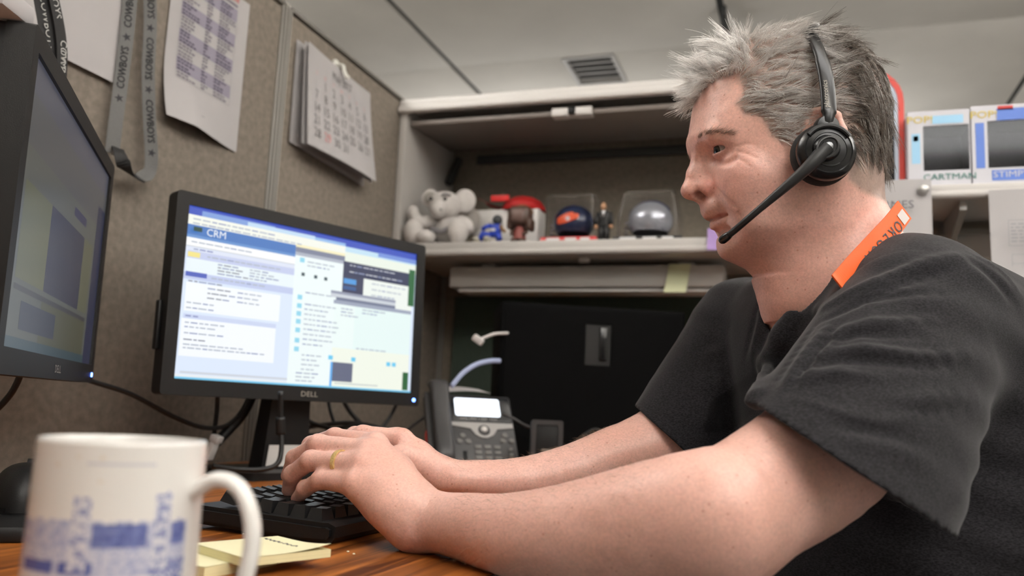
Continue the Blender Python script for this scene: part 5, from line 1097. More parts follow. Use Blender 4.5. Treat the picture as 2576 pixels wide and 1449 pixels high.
def bhit(px, py, t0=0.5):
    r_ = ray(px, py); t = t0
    for _ in range(150):
        d = body.ev((CAM+r_*t)[None])[0]
        if d < 0.0004 or t > 1.3: break
        t += max(d*0.6, 0.0006)
    return CAM+r_*t
CREASES = [([(1078, 1262), (1062, 1285), (1045, 1310), (1030, 1340)], 0.0004, 0.0022), ([(1092, 1275), (1078, 1300), (1062, 1330)], 0.0003, 0.002),
           ([(1801, 474), (1815, 489), (1832, 505), (1849, 524)], 0.0006, 0.0032), ([(1856, 536), (1864, 552), (1862, 576)], 0.0003, 0.003), ([(1796, 402), (1814, 411), (1836, 407), (1850, 396)], 0.0008, 0.005),
           ([(1848, 369), (1876, 363), (1900, 364)], 0.0002, 0.0022), ([(1850, 380), (1880, 387), (1902, 396)], 0.0002, 0.0022), ([(1846, 394), (1866, 404), (1886, 418)], 0.0002, 0.0022), ([(1760, 415), (1752, 404), (1754, 392)], 0.0003, 0.003)]
_cr = [([bhit(q[0], q[1]) for q in smooth_path([(a, b, 0) for a, b in pp], 3)], r, k) for pp, r, k in CREASES]
for pts_, r, k in _cr:
    for a, b_ in zip(pts_[:-1], pts_[1:]): body.sub(cone(a, b_, r, r), k)
def skin_disp(p): return 0.00016*vnoise(p, 240, 1)+0.00008*vnoise(p, 620, 2)
BODY_ME = body.mesh((-0.62, 0.5, 0.5), (0.42, 1.25, 1.33), 0.0016, 'body', skin_disp)
_bv = np.empty(len(BODY_ME.vertices)*3); BODY_ME.vertices.foreach_get('co', _bv); _bv = _bv.reshape(-1, 3)

# skin colour by place (lips, cheeks, nose, knuckles, shaven jaw, scalp)
_q = hloc(_bv); inh = (np.linalg.norm(_q, axis=1) < 190)
skin = np.tile(np.array([0.80, 0.505, 0.435]), (len(_bv), 1))
def blend(col, w): 
    global skin
    w = np.clip(w, 0, 1)[:, None]; skin = skin*(1-w)+np.array(col)*w
def spot(px, py, s, r, both=True):
    f, u = hl(px, py, s); a = np.abs(_q[:, 2]) if both else _q[:, 2]
    d2 = (_q[:, 0]-f)**2+(_q[:, 1]-u)**2+(a-s)**2; return np.exp(-d2/r**2)
def seg(a, b, r):
    fa = np.append(hl(*a), a[2]); fb = np.append(hl(*b), b[2]); q = _q.copy(); q[:, 2] = np.abs(q[:, 2])
    e = fb-fa; t = np.clip((q-fa)@e/(e@e), 0, 1); return np.exp(-((q-fa-t[:, None]*e)**2).sum(1)/r**2)
blend((0.74, 0.44, 0.365), 0.5+0.5*vnoise(_bv, 60, 5))
blend((0.72, 0.43, 0.36), 0.5*np.clip(vnoise(_bv, 130, 6), 0, 1))
blend((0.66, 0.29, 0.23), 0.65*spot(1738, 480, 0, 14)); blend((0.62, 0.23, 0.18), 0.8*spot(1786, 470, 18, 9))
blend((0.76, 0.40, 0.345), 0.7*spot(1870, 455, 45, 26)); blend((0.70, 0.38, 0.31), 0.5*spot(1770, 290, 30, 30))
blend((0.60, 0.40, 0.35), 0.45*(spot(1880, 600, 45, 40)+spot(1800, 520, 20, 14)+spot(1830, 620, 10, 24)))
blend((0.66, 0.36, 0.29), 0.5*spot(1985, 690, 40, 60))
for a, b in (((1784, 544, 0), (1812, 540, 15)), ((1812, 540, 15), (1850, 531, 24)), ((1800, 566, 0), (1824, 553, 15)), ((1824, 553, 15), (1850, 535, 23))): blend((0.46, 0.165, 0.135), 0.7*seg(a, b, 4.2))
blend((0.13, 0.045, 0.04), 0.9*seg((1790, 554, 0), (1850, 533, 25), 2.6))  # mouth gap darkened, its shade put into the colour
blend((0.12, 0.04, 0.03), 0.9*spot(1763, 489, 8, 5.5))  # shade inside the nostrils painted in
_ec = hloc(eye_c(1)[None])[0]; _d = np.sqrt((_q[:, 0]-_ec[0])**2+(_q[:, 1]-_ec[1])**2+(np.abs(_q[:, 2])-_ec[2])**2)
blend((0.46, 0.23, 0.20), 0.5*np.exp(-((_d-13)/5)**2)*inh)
# scalp under the hair
def hair_mask(q):
    """0..1 over the hair-bearing scalp in head-local mm"""
    s = np.abs(q[:, 2]); f = q[:, 0]; u = q[:, 1]
    hl_pts = [(1744, 262, 20), (1790, 205, 38), (1850, 190, 50), (1868, 235, 58), (1848, 262, 58), (1870, 292, 60), (1912, 300, 64), (1940, 345, 67), (1985, 372, 70), (2014, 330, 74), (2030, 285, 76), (2070, 268, 77), (2104, 285, 77), (2114, 330, 76), (2120, 400, 72), (2130, 455, 68), (2160, 485, 60), (2222, 512, 30)]
    poly = [hl(a, b, c) for a, b, c in hl_pts]+[hl(2330, 480, 40), hl(2330, 0, 40), hl(1650, 0, 40), hl(1650, 240, 40)]
    side = poly_sd(np.c_[f, u], np.array(poly)); return sstep(-4, 5, side)
_hm = hair_mask(_q)*inh
blend((0.30, 0.25, 0.215), 0.8*_hm)
# hands a little pinker at knuckles and finger tips
for fg in L_FING+R_FING:
    for j, w in ((0, 0.35), (1, 0.5), (3, 0.6)): blend((0.68, 0.32, 0.26), w*np.exp(-((_bv-P(*fg[j][:3]))**2).sum(1)/0.011**2))
_ca = BODY_ME.color_attributes.new('Col', 'FLOAT_COLOR', 'POINT'); _ca.data.foreach_set('color', np.c_[skin, np.ones(len(skin))].ravel())
m, nt, b = nt_new('skin')
_a = nt.nodes.new('ShaderNodeVertexColor'); _a.layer_name = 'Col'
_tc = nt.nodes.new('ShaderNodeTexCoord'); _n1 = nt.nodes.new('ShaderNodeTexNoise'); _n1.inputs['Scale'].default_value = 420; _n1.inputs['Detail'].default_value = 4
_n2 = nt.nodes.new('ShaderNodeTexNoise'); _n2.inputs['Scale'].default_value = 900
_v = nt.nodes.new('ShaderNodeTexVoronoi'); _v.inputs['Scale'].default_value = 95
for n in (_n1, _n2, _v): nt.links.new(_tc.outputs['Object'], n.inputs['Vector'])
_r = nt.nodes.new('ShaderNodeValToRGB'); _r.color_ramp.elements[0].position = 0.04; _r.color_ramp.elements[1].position = 0.13
_r.color_ramp.elements[0].color = (0.74, 0.58, 0.51, 1); _r.color_ramp.elements[1].color = (1, 1, 1, 1); nt.links.new(_v.outputs['Distance'], _r.inputs[0])
_r2 = nt.nodes.new('ShaderNodeValToRGB'); _r2.color_ramp.elements[0].position = 0.3; _r2.color_ramp.elements[1].position = 0.7
_r2.color_ramp.elements[0].color = (0.88, 0.84, 0.83, 1); _r2.color_ramp.elements[1].color = (1.08, 1.04, 1.02, 1); nt.links.new(_n1.outputs['Fac'], _r2.inputs[0])
_m1 = nt.nodes.new('ShaderNodeMix'); _m1.data_type = 'RGBA'; _m1.blend_type = 'MULTIPLY'; _m1.inputs[0].default_value = 1
_m2 = nt.nodes.new('ShaderNodeMix'); _m2.data_type = 'RGBA'; _m2.blend_type = 'MULTIPLY'; _m2.inputs[0].default_value = 0.9
nt.links.new(_a.outputs['Color'], _m1.inputs[6]); nt.links.new(_r2.outputs[0], _m1.inputs[7]); nt.links.new(_m1.outputs[2], _m2.inputs[6]); nt.links.new(_r.outputs[0], _m2.inputs[7])
nt.links.new(_m2.outputs[2], b.inputs['Base Color'])
b.inputs['Roughness'].default_value = 0.38; b.inputs['Specular IOR Level'].default_value = 0.5
b.inputs['Subsurface Weight'].default_value = 0.18; b.inputs['Subsurface Radius'].default_value = (1.0, 0.35, 0.2); b.inputs['Subsurface Scale'].default_value = 0.004
_bp = nt.nodes.new('ShaderNodeBump'); _bp.inputs['Strength'].default_value = 0.22; _bp.inputs['Distance'].default_value = 0.0006
_ad = nt.nodes.new('ShaderNodeMath'); _ad.operation = 'ADD'; nt.links.new(_n1.outputs['Fac'], _ad.inputs[0]); nt.links.new(_n2.outputs['Fac'], _ad.inputs[1])
nt.links.new(_ad.outputs[0], _bp.inputs['Height']); nt.links.new(_bp.outputs[0], b.inputs['Normal'])

man = thing('person', 'grey-haired man in a dark grey T-shirt leaning over the keyboard with both hands typing', 'person', Matrix.Translation((0.2, 0.97, 0.0)))
MI = Matrix.Translation((-0.2, -0.97, 0.0))
link('body', BODY_ME, 'skin', man, MI)
for sg in (1, -1):
    C = eye_c(sg); g = Vector(GZ if sg > 0 else GZ-2*hS*(GZ@hS)).normalized()
    e = B(); xa = g.orthogonal().normalized(); M = frame(C, xa, g.cross(xa))
    nl = 24
    prof = [(math.sin(t)*EYE_R*MM, -math.cos(t)*EYE_R*MM) for t in np.linspace(0.001, math.pi-0.001, nl+1)]
    e.lathe(prof, 32, M)
    rows = []
    for i in range(nl):
        ang = math.pi-(i+0.5)*math.pi/nl
        rows += [(0.004, 0.004, 0.004) if ang < 0.2 else (0.05, 0.035, 0.025) if ang < 0.56 else (0.36, 0.30, 0.28)]*32
    e.c = rows
    part('eyeball', e, 'eye', man, 180, M=MI) if 'eye' in MATS else (vcol_mat('eye', 0.08, spec=0.6), part('eyeball', e, 'eye', man, 180, M=MI))
# ------------------------------------------------------------------ hair (part of the person)
def strands_mesh(name, pts, rad, col):
    """pts (n, k, 3), rad (n, k) m, col (n, 3): three-sided tapered strands in one mesh"""
    n, k, _ = pts.shape
    t = np.gradient(pts, axis=1); t /= np.linalg.norm(t, axis=2, keepdims=True)+1e-12
    ref = np.where(np.abs(t[..., 2:3]) > 0.9, np.array([1.0, 0, 0]), np.array([0, 0, 1.0]))
    a = np.cross(t, ref); a /= np.linalg.norm(a, axis=2, keepdims=True)+1e-12; b2 = np.cross(t, a)
    V = np.stack([pts+(a*math.cos(g)+b2*math.sin(g))*rad[..., None] for g in (0, 2.094, 4.189)], 2).reshape(-1, 3)
    base = (np.arange(n)[:, None]*k+np.arange(k-1)[None])[..., None]*3
    q = np.stack([np.stack([base[..., 0]+j, base[..., 0]+(j+1) % 3, base[..., 0]+3+(j+1) % 3, base[..., 0]+3+j], -1) for j in range(3)], 2).reshape(-1, 4)
    me = bpy.data.meshes.new(name); me.vertices.add(len(V)); me.vertices.foreach_set('co', V.ravel())
    me.loops.add(q.size); me.loops.foreach_set('vertex_index', q.ravel().astype(np.int32)); me.polygons.add(len(q))
    me.polygons.foreach_set('loop_start', np.arange(0, q.size, 4, dtype=np.int32)); me.update(calc_edges=True); me.shade_smooth()
    ca = me.color_attributes.new('Col', 'FLOAT_COLOR', 'POINT'); c = np.repeat(np.c_[col, np.ones(n)], k*3, 0); ca.data.foreach_set('color', c.ravel())
    return me
vcol_mat('hair', 0.38, spec=0.55)
_bn = np.empty(len(BODY_ME.vertices)*3); BODY_ME.vertices.foreach_get('normal', _bn); _bn = _bn.reshape(-1, 3)
_cand = np.where((_hm > 0.55) & (np.abs(head_fn(_bv)) < 0.004))[0]
_front = _q[_cand, 0]
NST = 17000
_wt = 1.0+0.6*sstep(20, 80, _front); _wt /= _wt.sum()
_ri = rng.choice(_cand, NST, p=_wt); root = _bv[_ri]+rng.normal(0, 0.0006, (NST, 3)); rn = _bn[_ri]; rq = hloc(root)
def comb(q, n):
    """comb direction (head-local f,u,s), length mm, lift for roots q"""
    f, u, s = q.T; a = np.abs(s); sg = np.sign(s)
    z = np.zeros_like(f); o = np.ones_like(f)
    top = sstep(62, 96, u); frt = sstep(18, 62, f); bk = sstep(-30, -75, f); low = sstep(10, -40, u)
    side = np.stack([-o, 0.28*o, 0.10*sg], 1)                       # sides swept back
    tmpl = np.stack([-0.75*o, -0.55*o, 0.12*sg], 1)                 # sideburn, down and back
    back = np.stack([-0.10*o, -0.98*o, -0.1*sg], 1)
    crown = np.stack([-0.70*o, -0.05*o, 0.45*s/30], 1)
    tuft = np.stack([0.55*o, 0.20*o, 0.35*s/30], 1)
    hlow = np.stack([0.85*o, -0.1*o, 0.1*sg], 1)
    d = side
    w = (low*(1-bk))[:, None]; d = d*(1-w)+tmpl*w
    w = bk[:, None]; d = d*(1-w)+back*w
    w = (top*(1-bk*0.6))[:, None]; d = d*(1-w)+crown*w
    w = (frt*sstep(40, 62, u))[:, None]; d = d*(1-w)+tuft*w
    w = (sstep(72, 86, f)*sstep(70, 50, u))[:, None]; d = d*(1-w)+hlow*w
    L = 25+1*top-1*frt*sstep(40, 62, u)-6*low-7*bk
    lift = 0.085+0.03*top+0.14*frt*top+0.02*bk
    return d/np.linalg.norm(d, axis=1, keepdims=True), L, lift
NCL = 1000
ci = rng.choice(NST, NCL, replace=False); cq = rq[ci]
cl = np.empty(NST, int)
for i in range(0, NST, 1500): cl[i:i+1500] = ((rq[i:i+1500, None]-cq[None])**2).sum(-1).argmin(1)
cd, cL, clift = comb(cq, None)
cd = cd+rng.normal(0, 0.17, (NCL, 3)); cd /= np.linalg.norm(cd, axis=1, keepdims=True)
cL = cL*rng.uniform(0.7, 1.25, NCL); clift = clift*rng.uniform(0.6, 1.5, NCL)
curl = rng.normal(0, 0.24, (NCL, 3)); cn = hloc(HO+rn[ci])-0  # clump normals in head axes
cn = (rn[ci]@HAX.T)
K = 8; T = np.linspace(0, 1, K)
def disp(j, T):
    d = cd[j][:, None]; L = cL[j][:, None, None]; n_ = cn[j][:, None]; t = T[None, :, None]; lf = clift[j][:, None, None]
    x = d*t*(0.55+0.45*t)+n_*lf*np.sin(np.minimum(t*1.9, 2.6))*0.95+curl[j][:, None]*t*t
    x[..., 1] -= 0.24*T[None]**2*np.ones(len(j))[:, None]
    return x*L
D = disp(cl, T)*rng.uniform(0.8, 1.15, (NST, 1, 1))
offs = (rq-cq[cl])[:, None]*(1-0.74*T[None, :, None]**0.8)
pl = cq[cl][:, None]+offs+D+(rng.normal(0, 1.0, (NST, 1, 3))*T[None, :, None]*2.0)
fly = rng.random(NST) < 0.025
pl[fly] += (rng.normal(0, 7, (fly.sum(), 1, 3))+np.array([1.0, 3.0, 0]))*T[None, :, None]**1.5
pl += (rq-pl[:, 0])[:, None]*(1-T)[None, :, None]
pw = HO+(pl/1000)@HAX
dd = head_fn(pw.reshape(-1, 3)).reshape(NST, K)
push = np.maximum(0.0012+0.0035*T[None]-dd, 0); push[:, 0] = 0
pw = pw+rn[:, None]*push[..., None]
rad = (0.00024*(1-0.72*T[None]**1.5))*rng.uniform(0.7, 1.35, (NST, 1))
g = rng.random(NST); f_, u_ = rq[:, 0], rq[:, 1]
dark = np.clip(0.10+0.68*sstep(10, -60, f_)+0.1*sstep(60, 20, u_), 0, 0.92)
clg = rng.random(NCL)[cl]; mixd = sstep(-0.28, 0.28, dark-(0.62*g+0.38*clg))
hc = (1-mixd)[:, None]*np.array([0.96, 0.93, 0.90])+mixd[:, None]*np.array([0.165, 0.132, 0.104]); hc *= rng.uniform(0.75, 1.2, (NST, 1))
hair_o = link('hair', strands_mesh('hair', pw, rad, hc), 'hair', man, MI); hair_o['label'] = 'short tousled grey hair, silver in front and darker at the back'
# eyebrows and lashes
def brow(sg):
    P0 = [hl(1757, 360, 8), hl(1770, 355, 16), hl(1803, 343, 36), hl(1848, 346, 50)]; S0 = [8, 17, 37, 50]
    n = 320; t = 0.45+rng.random(n)**0.9*2.55; i = np.minimum(t.astype(int), 2); a = t-i
    fu = np.array(P0); b0 = fu[i]*(1-a)[:, None]+fu[i+1]*a[:, None]; s0 = np.array(S0)[i]*(1-a)+np.array(S0)[i+1]*a
    q0 = np.c_[b0[:, 0], b0[:, 1]+rng.normal(0, 1.7, n)*(1-0.2*t), s0+6]
    w = HO+(q0*np.array([1, 1, sg])/1000)@HAX
    fwd = hF*0.55+hS*sg*0.83
    for _ in range(14):
        d = body.ev(w, HO, 0.12); w = w-fwd*np.clip(d, -0.004, 0.004)[:, None]
    tan = -hF*0.75+hS*sg*0.55+hU*0.25; K2 = 4; T2 = np.linspace(0, 1, K2)
    dr = tan+rng.normal(0, 0.28, (n, 3)); L = rng.uniform(5, 9, n)/1000
    pts = w[:, None]+dr[:, None]*L[:, None, None]*T2[None, :, None]+(fwd*0.0022)[None, None]*np.sin(T2*2.2)[None, :, None]
    c = np.where(rng.random((n, 1)) < 0.5, np.array([[0.50, 0.40, 0.34]]), np.array([[0.28, 0.20, 0.155]]))
    return strands_mesh('eyebrow', pts, (0.00012*(1-0.6*T2))[None]*np.ones((n, 1)), c)
for sg in (1, -1): link('eyebrow', brow(sg), 'hair', man, MI)
# fine hair on the forearms
def arm_hair(path, n):
    w0 = []; wn = []
    sel = np.zeros(len(_bv), bool)
    for a, b in zip(path[:-1], path[1:]):
        pa, pb = P(*a[:3]), P(*b[:3]); e = pb-pa; t = (_bv-pa)@e/(e@e); sel |= (t > 0) & (t < 1) & (np.linalg.norm(_bv-pa-np.clip(t, 0, 1)[:, None]*e, axis=1) < 0.06)
    idx = rng.choice(np.where(sel)[0], n); p0 = _bv[idx]; nn = _bn[idx]; ax = P(*path[0][:3])-P(*path[-1][:3]); ax /= np.linalg.norm(ax)
    d = ax[None]*0.8+nn*0.35+np.array([0, 0, -0.25])+rng.normal(0, 0.3, (n, 3)); T2 = np.linspace(0, 1, 4); L = rng.uniform(4, 9, n)/1000
    pts = p0[:, None]+d[:, None]*L[:, None, None]*T2[None, :, None]+nn[:, None]*(0.0012*np.sin(T2*3))[None, :, None]
    return strands_mesh('arm_hair', pts, (0.00007*(1-0.6*T2))[None]*np.ones((n, 1)), np.tile(np.array([[0.32, 0.22, 0.15]]), (n, 1)))
link('arm_hair', arm_hair(NEAR[2:7], 1500), 'hair', man, MI); link('arm_hair', arm_hair(FAR[:5], 1100), 'hair', man, MI)
# ------------------------------------------------------------------ T-shirt (part of the person)
shirt = Field()
T0 = (SN+SF)/2+np.array([0.035, 0.0, -0.06]); BELLY = np.array([0.10, 0.98, 0.74]); ACR = (SF-SN)/np.linalg.norm(SF-SN)
shirt.add(econe(T0, BELLY, (0.172, 0.118), (0.165, 0.145), ACR), 0.04)
shirt.add(econe(BELLY, np.array([0.17, 0.98, 0.56]), (0.165, 0.145), (0.17, 0.15), ACR), 0.04)
shirt.add(cone(NB+np.array([0.012, 0, -0.030]), SN+np.array([0.015, 0.035, -0.020]), 0.072, 0.072), 0.04)
shirt.add(cone(NB+np.array([0.012, 0, -0.030]), SF+np.array([0.01, -0.02, -0.015]), 0.078, 0.064), 0.05)
shirt.add(ell(T0+np.array([0.06, 0.0, 0.0]), (0.11, 0.19, 0.13)), 0.05)      # upper back
shirt.add(cone(T0+np.array([0.135, -0.02, -0.03]), np.array([0.29, 0.94, 0.72]), 0.125, 0.14), 0.06)
HEM_N0, HEM_N1 = P(1908, 1022, 0.655), P(2375, 1332, 0.675)
hemc = P(2138, 1176, 0.662); hd = (HEM_N1-HEM_N0)/np.linalg.norm(HEM_N1-HEM_N0)
axn = P(2010, 1190, 0.65)-P(2300, 800, 0.80); nn_ = np.cross(hd, ray(2138, 1176)); nn_ *= np.sign(nn_@axn)/np.linalg.norm(nn_)
HOLL = []
def sleeve(a, b, ra, rb, xd, plane_p, plane_n, wall=0.009, depth=0.016):
    b2 = b+(b-a)*0.35
    ro = (rb[0]*1.02, rb[1]*1.02)
    outer, c, r = econe(a, b2, ra, ro, xd)
    inner, _, _ = econe(a, b2, (ra[0]-wall, ra[1]-wall), (ro[0]-wall, ro[1]-wall), xd)
    def fn(p):
        h = (p-plane_p)@plane_n
        return np.maximum(outer(p), h)
    HOLL.append((lambda p: np.maximum(inner(p), -((p-plane_p)@plane_n+depth)), c, r+0.02))
    return fn, c, r+0.02
shirt.add(sleeve(P(2315, 800, 0.80), P(2132, 1172, 0.660), (0.076, 0.074), (0.090, 0.078), hd, hemc, nn_), 0.03)
HF0, HF1 = P(1626, 1048, 0.985), P(1760, 1170, 1.0); hdf = (HF1-HF0)/np.linalg.norm(HF1-HF0)
axf = P(1650, 1125, 0.99)-P(1872, 830, 1.12); nf_ = np.cross(hdf, ray(1692, 1108)); nf_ *= np.sign(nf_@axf)/np.linalg.norm(nf_)
shirt.add(sleeve(P(1872, 830, 1.12), P(1700, 1105, 1.005), (0.066, 0.066), (0.059, 0.058), hdf, P(1692, 1108, 0.99), nf_), 0.03)
# neck opening
shirt.sub(econe(hw(2068, 560), hw(2122, 722), (0.066, 0.072), (0.076, 0.078), hS), 0.006)
shirt.sub(cone(hw(2035, 690), hw(2030, 756), 0.044, 0.034), 0.008)
shirt.sub(cone(hw(2150, 610), hw(2215, 590), 0.050, 0.052), 0.008)
_bk, _nt = hw(2292, 548), hw(2004, 800); _pn = np.cross(_bk-_nt, hS); _pn /= np.linalg.norm(_pn)
if _pn[2] < 0: _pn = -_pn
_cyl, _cc, _cr2 = econe(hw(2020, 470), hw(2165, 760), (0.078, 0.088), (0.088, 0.098), hS)
shirt.sub((lambda p: np.maximum(-((p-_nt)@_pn), _cyl(p)), _cc, _cr2), 0.004)                     # flat crew neckline
def hit(px, py, F_, t0=0.5, t1=1.4):
    r_ = ray(px, py); t = t0; 
    for _ in range(120):
        d = F_.ev((CAM+r_*t)[None])[0]
        if d < 0.0006 or t > t1: break
        t += max(d*0.7, 0.001)
    return CAM+r_*min(t, t1), t < t1
def fold(pix, r, k, op='u', sink=0.78):
    k *= 1.6
    """cloth ridge or groove along a line seen in the photograph, laid on the shirt's surface"""
    pp = [hit(x, y, shirt) for x, y in pix]; pp = [q for q, ok in pp if ok]
    v = [q+ray(*proj(q))/np.linalg.norm(ray(*proj(q)))*r*(sink if op == 'u' else -sink) for q in pp]
    n = len(v)
    for i in range(n-1):
        ra = r*math.sin(math.pi*(i+0.5)/(n+0.0))**0.5
        shirt.add(cone(v[i], v[i+1], r*(0.35+0.65*math.sin(math.pi*(i+0.3)/n)), r*(0.35+0.65*math.sin(math.pi*(min(i+1.3, n-0.3))/n))), k, op)
FOLDS = [([(1900, 1000), (1935, 920), (1970, 850), (1990, 810)], 0.007, 0.012), ([(1800, 900), (1790, 980), (1780, 1060)], 0.006, 0.012)]
GROOVES = []
for px_, r, k in FOLDS: fold(px_, r, k)
for px_, r, k in GROOVES: fold(px_, r, k, 's', 0.35)
for h_ in HOLL: shirt.sub(h_, 0.001)
CREASE_SEGS = []
def FOLDMAX(o, x): return o+x
def crease(pix, w, h):
    """soft ridge (h > 0) or groove (h < 0) of the cloth along a line seen in the photograph"""
    q = [hit(a[0], a[1], shirt) for a in smooth_path([(x, y, 0) for x, y in pix], 3)]; q = [a for a, ok in q if ok]; n = len(q)-1
    for i in range(n):
        f = math.sin(math.pi*(i+0.6)/(n+0.2)); a, b_ = q[i], q[i+1]; e = b_-a
        # neighbouring pieces overlap at their ends, so each carries part of the height
        CREASE_SEGS.append((a, e, max(e@e, 1e-9), (a+b_)/2, np.linalg.norm(e)/2, w*MM, h*MM*f*0.62))
for pix, w, h in (([(2010, 800), (2080, 770), (2170, 725), (2280, 680), (2380, 650), (2440, 640)], 7, 5), ([(2040, 815), (2120, 780), (2210, 738), (2310, 700), (2410, 672)], 5, -4),
        ([(1965, 985), (2000, 930), (2040, 870), (2090, 805)], 6, 5), ([(1985, 985), (2025, 925), (2065, 870), (2110, 815)], 4, -5), ([(2005, 975), (2050, 915), (2095, 860), (2140, 810)], 5, 4), ([(1945, 970), (1980, 910), (2020, 850), (2060, 800)], 4, -4),
        ([(2020, 928), (2100, 908), (2200, 903), (2300, 914), (2420, 916)], 5, -4.5), ([(2030, 903), (2110, 883), (2220, 882), (2340, 896), (2480, 892)], 6, 4), ([(2070, 848), (2150, 823), (2250, 808), (2400, 800)], 6, 3.5), ([(2060, 868), (2140, 845), (2240, 838), (2350, 845)], 5, -3.5),
        ([(2100, 785), (2180, 755), (2280, 738), (2400, 735)], 5, -3.5), ([(2230, 1008), (2340, 1008), (2460, 1002)], 8, 2.5), ([(2240, 1030), (2350, 1032), (2470, 1022)], 6, -2.5), ([(1990, 957), (2050, 942), (2140, 942), (2250, 946)], 6, 3),
        ([(1905, 765), (1888, 830), (1872, 900)], 5, -3.5), ([(1940, 760), (1925, 830), (1905, 900)], 5, -3.5), ([(1922, 760), (1906, 830), (1888, 900)], 5, 3), ([(1790, 880), (1786, 930), (1795, 1000)], 5, -4), ([(2430, 645), (2500, 695), (2560, 765)], 6, -4), ([(2447, 632), (2515, 678), (2570, 745)], 5, 2.5),
        ([(2120, 1100), (2250, 1130), (2380, 1180)], 9, 2.0), ([(2080, 1070), (2200, 1085), (2330, 1120)], 7, -2.0)): crease(pix, w, h)
PIT = hit(1945, 995, shirt)[0]; eR = np.array([RW[0][0], RW[1][0], 0.0]); eR /= np.linalg.norm(eR)
PIT2 = hit(1850, 860, shirt)[0]
def cloth_disp(p):
    """stretch folds fanning out from the armpits, plus soft unevenness"""
    o = 0.0005*vnoise(p*np.array([1, 1, 1.6]), 38, 11)+0.0003*vnoise(p, 110, 12)
    q = p-PIT; x = q@eR; z = q[:, 2]; r = np.sqrt(x*x+z*z)+1e-6; th = np.arctan2(z, x)
    amp = 0.0024*sstep(0.0, 0.05, r)*(1-sstep(0.08, 0.24, r))*sstep(-0.75, -0.35, th)*(1-sstep(1.25, 1.6, th))*(np.abs(q[:, 1]) < 0.16)
    w = 1-np.abs(np.sin(4.6*th+0.9*np.sin(r*26)+1.6*vnoise(p, 9, 21))); o = o+amp*1.25*(w**1.6-0.35)
    hz = p[:, 2]*(1.0)+0.25*x; a2 = 0.0012*(x > 0.02)*sstep(0.08, 0.2, r)*(1-sstep(0.28, 0.4, r))
    o = o+a2*np.sin(hz*150+4*vnoise(p, 12, 22))
    c = p.mean(0)
    for a_, e_, L2_, mid, rad_, w_, h_ in CREASE_SEGS:
        if np.linalg.norm(c-mid) > rad_+0.036+2.5*w_: continue
        v = p-a_; t = np.clip(v@e_/L2_, 0, 1); d2 = ((v-t[:, None]*e_)**2).sum(1); o = FOLDMAX(o, h_*np.exp(-d2/(w_*w_)))
    return o
SH = shirt.mesh((-0.24, 0.55, 0.62), (0.42, 1.26, 1.20), 0.0026, 'shirt', cloth_disp)
_sv = np.empty(len(SH.vertices)*3); SH.vertices.foreach_get('co', _sv); _sv = _sv.reshape(-1, 3)
_c = RW.T@(_sv-CAM).T; _px = np.stack([W_PX/2-F_PX*_c[0]/_c[2], H_PX/2+F_PX*_c[1]/_c[2]], 1)
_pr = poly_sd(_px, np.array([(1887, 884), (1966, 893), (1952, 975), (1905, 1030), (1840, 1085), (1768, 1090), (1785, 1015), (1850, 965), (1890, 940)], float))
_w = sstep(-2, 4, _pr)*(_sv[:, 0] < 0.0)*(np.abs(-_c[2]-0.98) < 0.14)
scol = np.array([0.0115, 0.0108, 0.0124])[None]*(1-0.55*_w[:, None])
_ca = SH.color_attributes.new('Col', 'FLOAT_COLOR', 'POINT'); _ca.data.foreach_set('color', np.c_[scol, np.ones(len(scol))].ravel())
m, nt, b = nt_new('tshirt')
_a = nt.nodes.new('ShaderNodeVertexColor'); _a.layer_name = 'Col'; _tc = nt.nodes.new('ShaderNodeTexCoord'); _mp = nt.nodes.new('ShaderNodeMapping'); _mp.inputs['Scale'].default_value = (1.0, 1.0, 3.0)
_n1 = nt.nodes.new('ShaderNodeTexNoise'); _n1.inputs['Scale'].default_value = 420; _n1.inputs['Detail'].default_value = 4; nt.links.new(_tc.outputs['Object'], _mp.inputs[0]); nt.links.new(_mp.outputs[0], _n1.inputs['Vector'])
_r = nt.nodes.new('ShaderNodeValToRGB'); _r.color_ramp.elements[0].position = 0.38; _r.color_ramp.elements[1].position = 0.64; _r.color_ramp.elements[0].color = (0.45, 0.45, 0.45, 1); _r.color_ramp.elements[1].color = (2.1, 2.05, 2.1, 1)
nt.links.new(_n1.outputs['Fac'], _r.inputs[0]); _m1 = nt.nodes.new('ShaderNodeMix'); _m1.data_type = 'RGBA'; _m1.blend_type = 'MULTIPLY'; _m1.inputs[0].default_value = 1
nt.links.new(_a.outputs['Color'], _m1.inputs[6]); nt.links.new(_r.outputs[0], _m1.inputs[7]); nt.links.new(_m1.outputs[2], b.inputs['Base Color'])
b.inputs['Roughness'].default_value = 0.9; b.inputs['Specular IOR Level'].default_value = 0.2; b.inputs['Sheen Weight'].default_value = 0.12; b.inputs['Sheen Roughness'].default_value = 0.4
_bp = nt.nodes.new('ShaderNodeBump'); _bp.inputs['Strength'].default_value = 0.25; _bp.inputs['Distance'].default_value = 0.001; nt.links.new(_n1.outputs['Fac'], _bp.inputs['Height']); nt.links.new(_bp.outputs[0], b.inputs['Normal'])
so = link('shirt', SH, 'tshirt', man, MI); so['label'] = 'dark heather grey short-sleeved T-shirt with a tonal black chest print'
